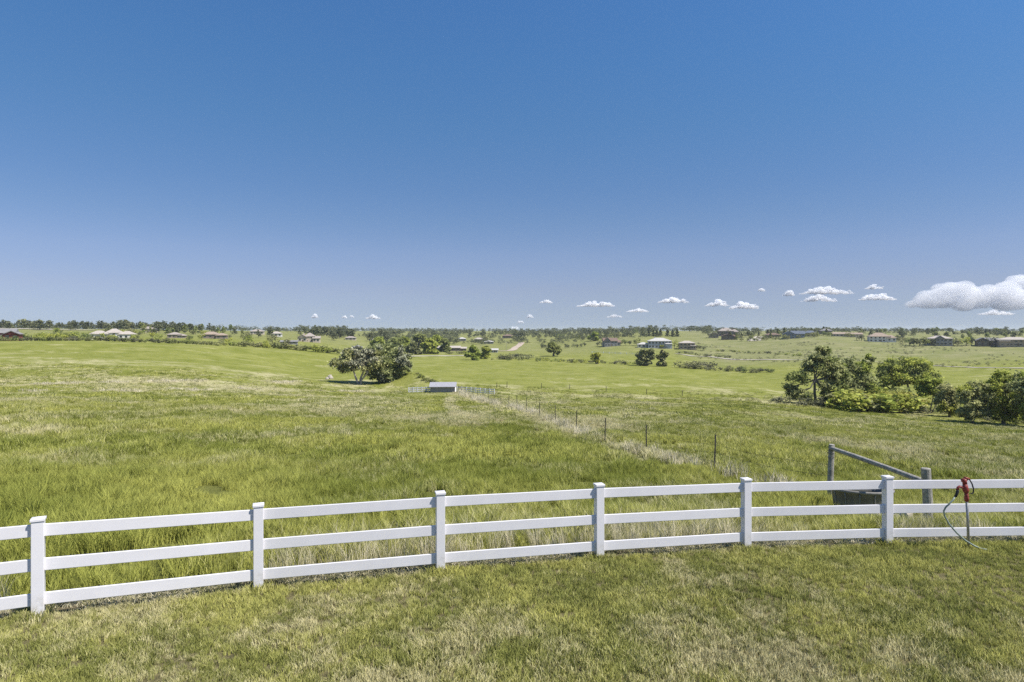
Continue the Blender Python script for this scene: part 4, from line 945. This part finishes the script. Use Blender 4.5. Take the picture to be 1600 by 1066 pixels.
def grass_stuff(name, tufts, pts, scale, dry, ton, label):
    n = len(pts)
    me = bpy.data.meshes.new(name); me.vertices.add(n); me.vertices.foreach_set('co', pts.astype(np.float32).ravel())
    g = np.random.default_rng(len(name)+n)
    A = lambda nm, typ, dat, key='value': me.attributes.new(nm, typ, 'POINT').data.foreach_set(key, dat)
    A('dry', 'FLOAT', dry.astype(np.float32)); A('tone', 'FLOAT', ton.astype(np.float32)); A('sz', 'FLOAT', scale.astype(np.float32))
    rot = np.stack((g.normal(0, .08, n), g.normal(0, .08, n), g.random(n)*6.28), -1)
    A('rot', 'FLOAT_VECTOR', rot.astype(np.float32).ravel(), 'vector'); A('pick', 'INT', g.integers(0, len(tufts), n).astype(np.int32))
    me.update(); o = mesh_obj(name, me)
    col = bpy.data.collections.new(name+'_sources')
    for t in tufts: col.objects.link(t)
    ng = bpy.data.node_groups.new(name, 'GeometryNodeTree')
    ng.interface.new_socket('Geometry', in_out='INPUT', socket_type='NodeSocketGeometry'); ng.interface.new_socket('Geometry', in_out='OUTPUT', socket_type='NodeSocketGeometry')
    N = ng.nodes.new; gi = N('NodeGroupInput'); go = N('NodeGroupOutput'); ip = N('GeometryNodeInstanceOnPoints'); ci = N('GeometryNodeCollectionInfo')
    ci.inputs['Collection'].default_value = col; ci.inputs['Separate Children'].default_value = True; ci.inputs['Reset Children'].default_value = True
    def na(nm, typ):
        q = N('GeometryNodeInputNamedAttribute'); q.data_type = typ; q.inputs['Name'].default_value = nm; return q.outputs['Attribute']
    L = ng.links.new
    L(gi.outputs[0], ip.inputs['Points']); L(ci.outputs[0], ip.inputs['Instance']); ip.inputs['Pick Instance'].default_value = True
    L(na('pick', 'INT'), ip.inputs['Instance Index']); L(na('sz', 'FLOAT'), ip.inputs['Scale'])
    er = N('FunctionNodeEulerToRotation'); L(na('rot', 'FLOAT_VECTOR'), er.inputs[0]); L(er.outputs[0], ip.inputs['Rotation'])
    L(ip.outputs[0], go.inputs[0])
    md = o.modifiers.new('grass', 'NODES'); md.node_group = ng
    tag(o, label, 'grass', kind='stuff'); return o
def sample(n, dlo, dhi, margin=0.06, power=1.0):
    """random ground points in the wedge in front of the house, evenly by area (power 1) or thinning with distance"""
    g = rng; s = g.random(n)
    d = (dlo**(2/power)+(dhi**(2/power)-dlo**(2/power))*s)**(power/2) if power != 0 else dlo*(dhi/dlo)**s
    u = (g.random(n)*2-1)*(0.8+margin); return u*d, d
TK = at(1346, 17.2); SB = at(1386, 15.4)
# mown lawn
n = 34000; x, y = sample(n, 4.2, 12.5, .15, 1.3)
ok = y < fence_y(x)+0.03; x, y = x[ok], y[ok]
for fx_, fy_ in FP:
    k = 26; x = np.concatenate((x, fx_+rng.normal(0, .11, k))); y = np.concatenate((y, fy_-.07+rng.normal(0, .07, k)))
npost = 26*len(FP)
lt = fbm(x/1.1, y/1.1, 71, 4); gap = fence_y(x)-y
dr = np.clip(0.27+(fbm(x/0.5+7, y/.6, 81, 4)-.5)*1.15+(fbm(x/2.5, y/2.5, 82, 2)-.5)*.6+0.22*np.clip((gap-2.0)/2.5, -.6, 1)-0.12*np.clip((x-2)/5, -1, 1)+.25*np.exp(-(gap/.12)**2), 0, 1)
tl = np.clip(0.45+(fbm(x/.45+3, y/.55, 83, 4)-.5)*1.8+.2*np.exp(-(gap/.5)**2), 0, 1)
lawn_t = [blade_tuft('lawn_tuft', 24, .03, .085, .0075, .05, .45, M['lawn'], 100+k, (.35*math.cos(k*.5-.9), .35*math.sin(k*.5-.9))) for k in range(5)]
grass_stuff('lawn_grass', lawn_t, np.stack((x, y, height(x, y)), -1), np.where(np.arange(len(x)) >= len(x)-npost, 1.5, .45+1.0*lt), dr, tl, 'short mown lawn with straw coloured patches in front of the white fence')
# long pasture grass, near to far
def pasture(name, n, lo, hi, power, tufts, smin, smax, label, extra=None):
    x, y = sample(n, lo, hi, .08, power)
    ok = (y > fence_y(x)+0.45)&(np.hypot((x-TK.x*.96)/1.15, (y-TK.y+1.1)/2.0) > 1)&(np.hypot((x-SB.x+.15)/.9, (y-SB.y+.9)/1.5) > 1)
    x, y = x[ok], y[ok]
    x, y = x, y
    thin = vnoise(x/1.1, y/1.1, 15) > 0.16; x, y = x[thin], y[thin]
    if extra is not None: k = extra(x, y); x, y = x[k], y[k]
    tn = tone(x, y); dr = dryness(x, y)
    sz = (smin+(smax-smin)*np.clip(.5+(fbm(x/(.5+y*.012), y/(.6+y*.02), 91, 3)-.5)*2.2, 0, 1))*np.clip((y-fence_y(x)-0.2)/0.9, .4, 1)
    grass_stuff(name, tufts, np.stack((x, y, height(x, y)), -1), sz, dr, tn, label)
near_t = [blade_tuft('pasture_tuft', 26, .10, .36, .010, .085, .5, M['pasture'], 200+k, (.16, 0)) for k in range(6)]
pasture('pasture_grass', 30000, 8, 27, 1.25, near_t, .45, 1.35, 'long green pasture grass just beyond the white fence')
mid_t = [blade_tuft('pasture_tuft', 30, .10, .36, .022, .17, .5, M['pasture'], 300+k, (.14, 0)) for k in range(6)]
pasture('meadow_grass', 46000, 25, 75, 1.3, mid_t, .4, 1.4, 'tufted meadow grass in the middle of the field')
far_t = [blade_tuft('pasture_tuft', 34, .08, .32, .06, .55, .5, M['pasture'], 400+k, (.1, 0)) for k in range(5)]
pasture('field_grass', 42000, 70, 190, 1.3, far_t, .4, 1.2, 'rough grass of the far field down to the swale', extra=lambda x, y: rng.random(len(x)) > (y-120)/75)
# pale dead stalks
straw_t = [blade_tuft('straw_tuft', 16, .25, .62, .006, .10, .45, M['straw'], 500+k, (.32, 0)) for k in range(4)]
xs = []; ys = []
for k in range(1500):
    xx = random.uniform(-11, 13) if k % 5 else random.uniform(-11, 7); yy = float(fence_y(np.array([xx]))[0])+0.3+abs(random.gauss(0, .9)); 
    if vnoise(np.array([xx/1.4]), np.array([yy/3]), 57)[0] > .42 and not (5.0 < xx < 6.9): xs.append(xx); ys.append(yy)
x = np.array(xs); y = np.array(ys)
grass_stuff('straw_stalks', straw_t, np.stack((x, y, height(x, y)), -1), rng.uniform(.5, 1.0, len(x)), rng.uniform(.3, .9, len(x)), rng.random(len(x)), 'pale dead stalks leaning along the back of the white fence')
dead_t = [blade_tuft('straw_tuft', 26, .15, .55, .014, .22, .5, M['straw'], 600+k, (.15, 0)) for k in range(4)]
xs = []; ys = []
for a, b in zip(WL[1:-1], WL[2:]):
    L = (b-a).length
    for k in range(int(L*(4 if a.y < 60 else 5))):
        s = random.random(); q = a.lerp(b, s); off = random.gauss(0, .30+.0025*q.y)
        xs.append(q.x+off*.8-.3); ys.append(q.y+off)
x = np.array(xs); y = np.array(ys); ok = vnoise(x/2.2, y/2.6, 58) > .45; x, y = x[ok], y[ok]
grass_stuff('dead_grass', dead_t, np.stack((x, y, height(x, y)), -1), rng.uniform(.6, 1.4, len(x))*(1+y/150), rng.uniform(.5, 1, len(x)), rng.random(len(x)), 'bleached dead grass standing along the old wire fence')

th_t = [blade_tuft('straw_tuft', 18, .02, .10, .008, .07, 1.6, M['straw'], 700+k) for k in range(4)]
x = rng.uniform(-11, 13.5, 5200); y = fence_y(x)+rng.uniform(.02, .62, len(x)); ok = vnoise(x/.5, y/.3, 44) > .33; x, y = x[ok], y[ok]
grass_stuff('dead_thatch', th_t, np.stack((x, y, height(x, y)), -1), rng.uniform(.6, 1.3, len(x)), rng.uniform(.2, .9, len(x)), rng.random(len(x)), 'matted dead thatch on the bare strip under the white fence')
xs = []; ys = []
for pl, wd in ((SWALE, 1.5), (SWALE2, 1.3)):
    for a, b in zip(pl[:-1], pl[1:]):
        for k in range(int(math.hypot(b[0]-a[0], b[1]-a[1])*9)):
            q = random.random(); xs.append(a[0]+(b[0]-a[0])*q+random.gauss(0, wd)); ys.append(a[1]+(b[1]-a[1])*q+random.gauss(0, wd))
x = np.array(xs); y = np.array(ys); ok = vnoise(x/6, y/6, 59) > .5; x, y = x[ok], y[ok]
bank_t = [blade_tuft('straw_tuft', 26, .15, .5, .04, .4, .5, M['straw'], 800+k) for k in range(3)]
grass_stuff('bank_grass', bank_t, np.stack((x, y, height(x, y)), -1), rng.uniform(.5, 1.3, len(x)), rng.uniform(.5, 1, len(x)), rng.random(len(x)), 'bleached grass along the bank at the foot of the left hand hill')
# ------------------------------------------------------------------ clouds (clusters of half transparent puffs far beyond the hills)
def ico():
    t = (1+5**.5)/2
    v = [Vector(p).normalized() for p in ((-1,t,0),(1,t,0),(-1,-t,0),(1,-t,0),(0,-1,t),(0,1,t),(0,-1,-t),(0,1,-t),(t,0,-1),(t,0,1),(-t,0,-1),(-t,0,1))]
    f = [(0,11,5),(0,5,1),(0,1,7),(0,7,10),(0,10,11),(1,5,9),(5,11,4),(11,10,2),(10,7,6),(7,1,8),(3,9,4),(3,4,2),(3,2,6),(3,6,8),(3,8,9),(4,9,5),(2,4,11),(6,2,10),(8,6,7),(9,8,1)]
    nf = []
    for a, b, c in f:
        ab, bc, ca = ((v[a]+v[b]).normalized(), (v[b]+v[c]).normalized(), (v[c]+v[a]).normalized()); k = len(v); v += [ab, bc, ca]
        nf += [(a, k, k+2), (b, k+1, k), (c, k+2, k+1), (k, k+1, k+2)]
    return np.array(v), np.array(nf)
ICV, ICF = ico()
CM = {}
def cloud_mat(dn):
    if dn not in CM:
        t = NT('cloud_vapour'); v = t.n('ShaderNodeVolumePrincipled'); v.inputs['Color'].default_value = (.995, .995, 1, 1); v.inputs['Density'].default_value = dn; v.inputs['Anisotropy'].default_value = 0.0
        t.l(v.outputs[0], t.out.inputs['Volume']); CM[dn] = t.m
    return CM[dn]
def cloud(px, y, wpx, hpx, label, dens=1.0, seed=0, D=14000):
    big = wpx > 90
    g = np.random.default_rng(seed); W = wpx/F*D; H = hpx/F*D; c = Vector(((px-800)/F*D, D, EYE+(517-y)/F*D))
    n = 420 if big else int(min(300, 40*max(1.5, wpx/hpx)))
    s = g.random(n)*2-1
    env = (1-np.abs(s)**2.2)*(0.35+0.65*np.clip(fbm(s*wpx/hpx*.9+seed*7.3, s*0+seed, seed, 3)*2.2-.5, 0, 1))
    if big: env = (1-np.abs(s)**3)*(.62+.38*np.clip(fbm(s*4+seed, s*0+seed, seed, 3)*2.2-.5, 0, 1))
    r = H*(.09+.17*g.random(n)*np.clip(env+.15, 0, 1))
    z = -H*.42+(H*.84)*env*g.random(n)**.8
    P = np.stack((s*(W/2-r), g.normal(0, .16, n)*(.9*H if big else min(W, 3*H)), z), -1)
    v = (P[:, None]+ICV[None]*r[:, None, None]*np.array((1.5, 1.2, .85))).reshape(-1, 3)
    f = (ICF[None]+(np.arange(n)*len(ICV))[:, None, None]).reshape(-1, 3)
    me = np_mesh('cloud', v, f, [cloud_mat(round(dens*5.0/H, 5))])
    o = mesh_obj('cloud', me, loc=c)
    rm = o.modifiers.new('union', 'REMESH'); rm.mode = 'VOXEL'; rm.voxel_size = H/22
    tag(o, label, 'cloud')
for k, c in enumerate((
 (492,494,11,7,'tiny white cloud, leftmost over the left hand ridge',.8),
 (538,495,9,5,'tiny white cloud left of a smaller twin above the paired cottonwoods',.7),
 (550,494,8,5,'tiny faint cloud right of its twin above the paired cottonwoods',.5),
 (583,495,24,7,'small flat white cloud above the right pasture cottonwood',.8),
 (853,471,22,6,'small faint cloud high over the middle of the view',.6),
 (828,494,12,6,'tiny slanting cloud just above the middle skyline',.6),
 (813,502,11,7,'tiny puff below the slanting cloud over the middle skyline',.5),
 (804,513,18,9,'pale cloud top rising from behind the middle skyline',.5),
 (931,474,60,11,'double white cloud left of the single flat one',.9),
 (996,484,36,8,'low flat white cloud below the double one',.8),
 (1052,468,48,11,'smooth white cloud right of centre',.9),
 (960,494,26,5,'thin faint pair of cloud scraps low over the grey gabled house',.45),
 (1120,473,34,12,'left puff of the pair above the big brick house',.95),
 (1163,477,46,12,'right puff of the pair above the big brick house',.95),
 (1190,453,12,5,'tiny cloud high above the right hand brow',.6),
 (1233,458,18,9,'small puff left of the long streaked cloud',.8),
 (1291,454,78,12,'long streaked cloud over the blue grey house',.7),
 (1282,466,50,12,'rounded cloud tucked under the long streaked one',.8),
 (1366,448,24,8,'small cloud above a larger one right of the streaked cloud',.7),
 (1371,464,54,11,'flat white cloud left of the great cloud bank',.8),
 (1526,460,222,44,'great cream cloud bank at the right edge of the sky',.55),
 (1600,452,130,40,'towering end of the cloud bank cut by the right edge',.55),
 (1556,488,56,9,'flat cloud under the great cloud bank',.6))):
    cloud(*c[:5], dens=c[5], seed=40+k, D=13500+(k*7 % 5)*420)

# ------------------------------------------------------------------ thin air over the whole valley
def haze(dn):
    t = NT('haze'); v = t.n('ShaderNodeVolumePrincipled'); v.inputs['Color'].default_value = (.86, .92, 1, 1); v.inputs['Density'].default_value = dn; v.inputs['Anisotropy'].default_value = .2
    t.l(v.outputs[0], t.out.inputs['Volume'])
    o = MB().box((0, 0, -25), (25000, 25000, 130)).build('haze', t.m); tag(o, 'thin pale haze in the air over the valley', 'haze', kind='stuff')
haze(0.85e-4)
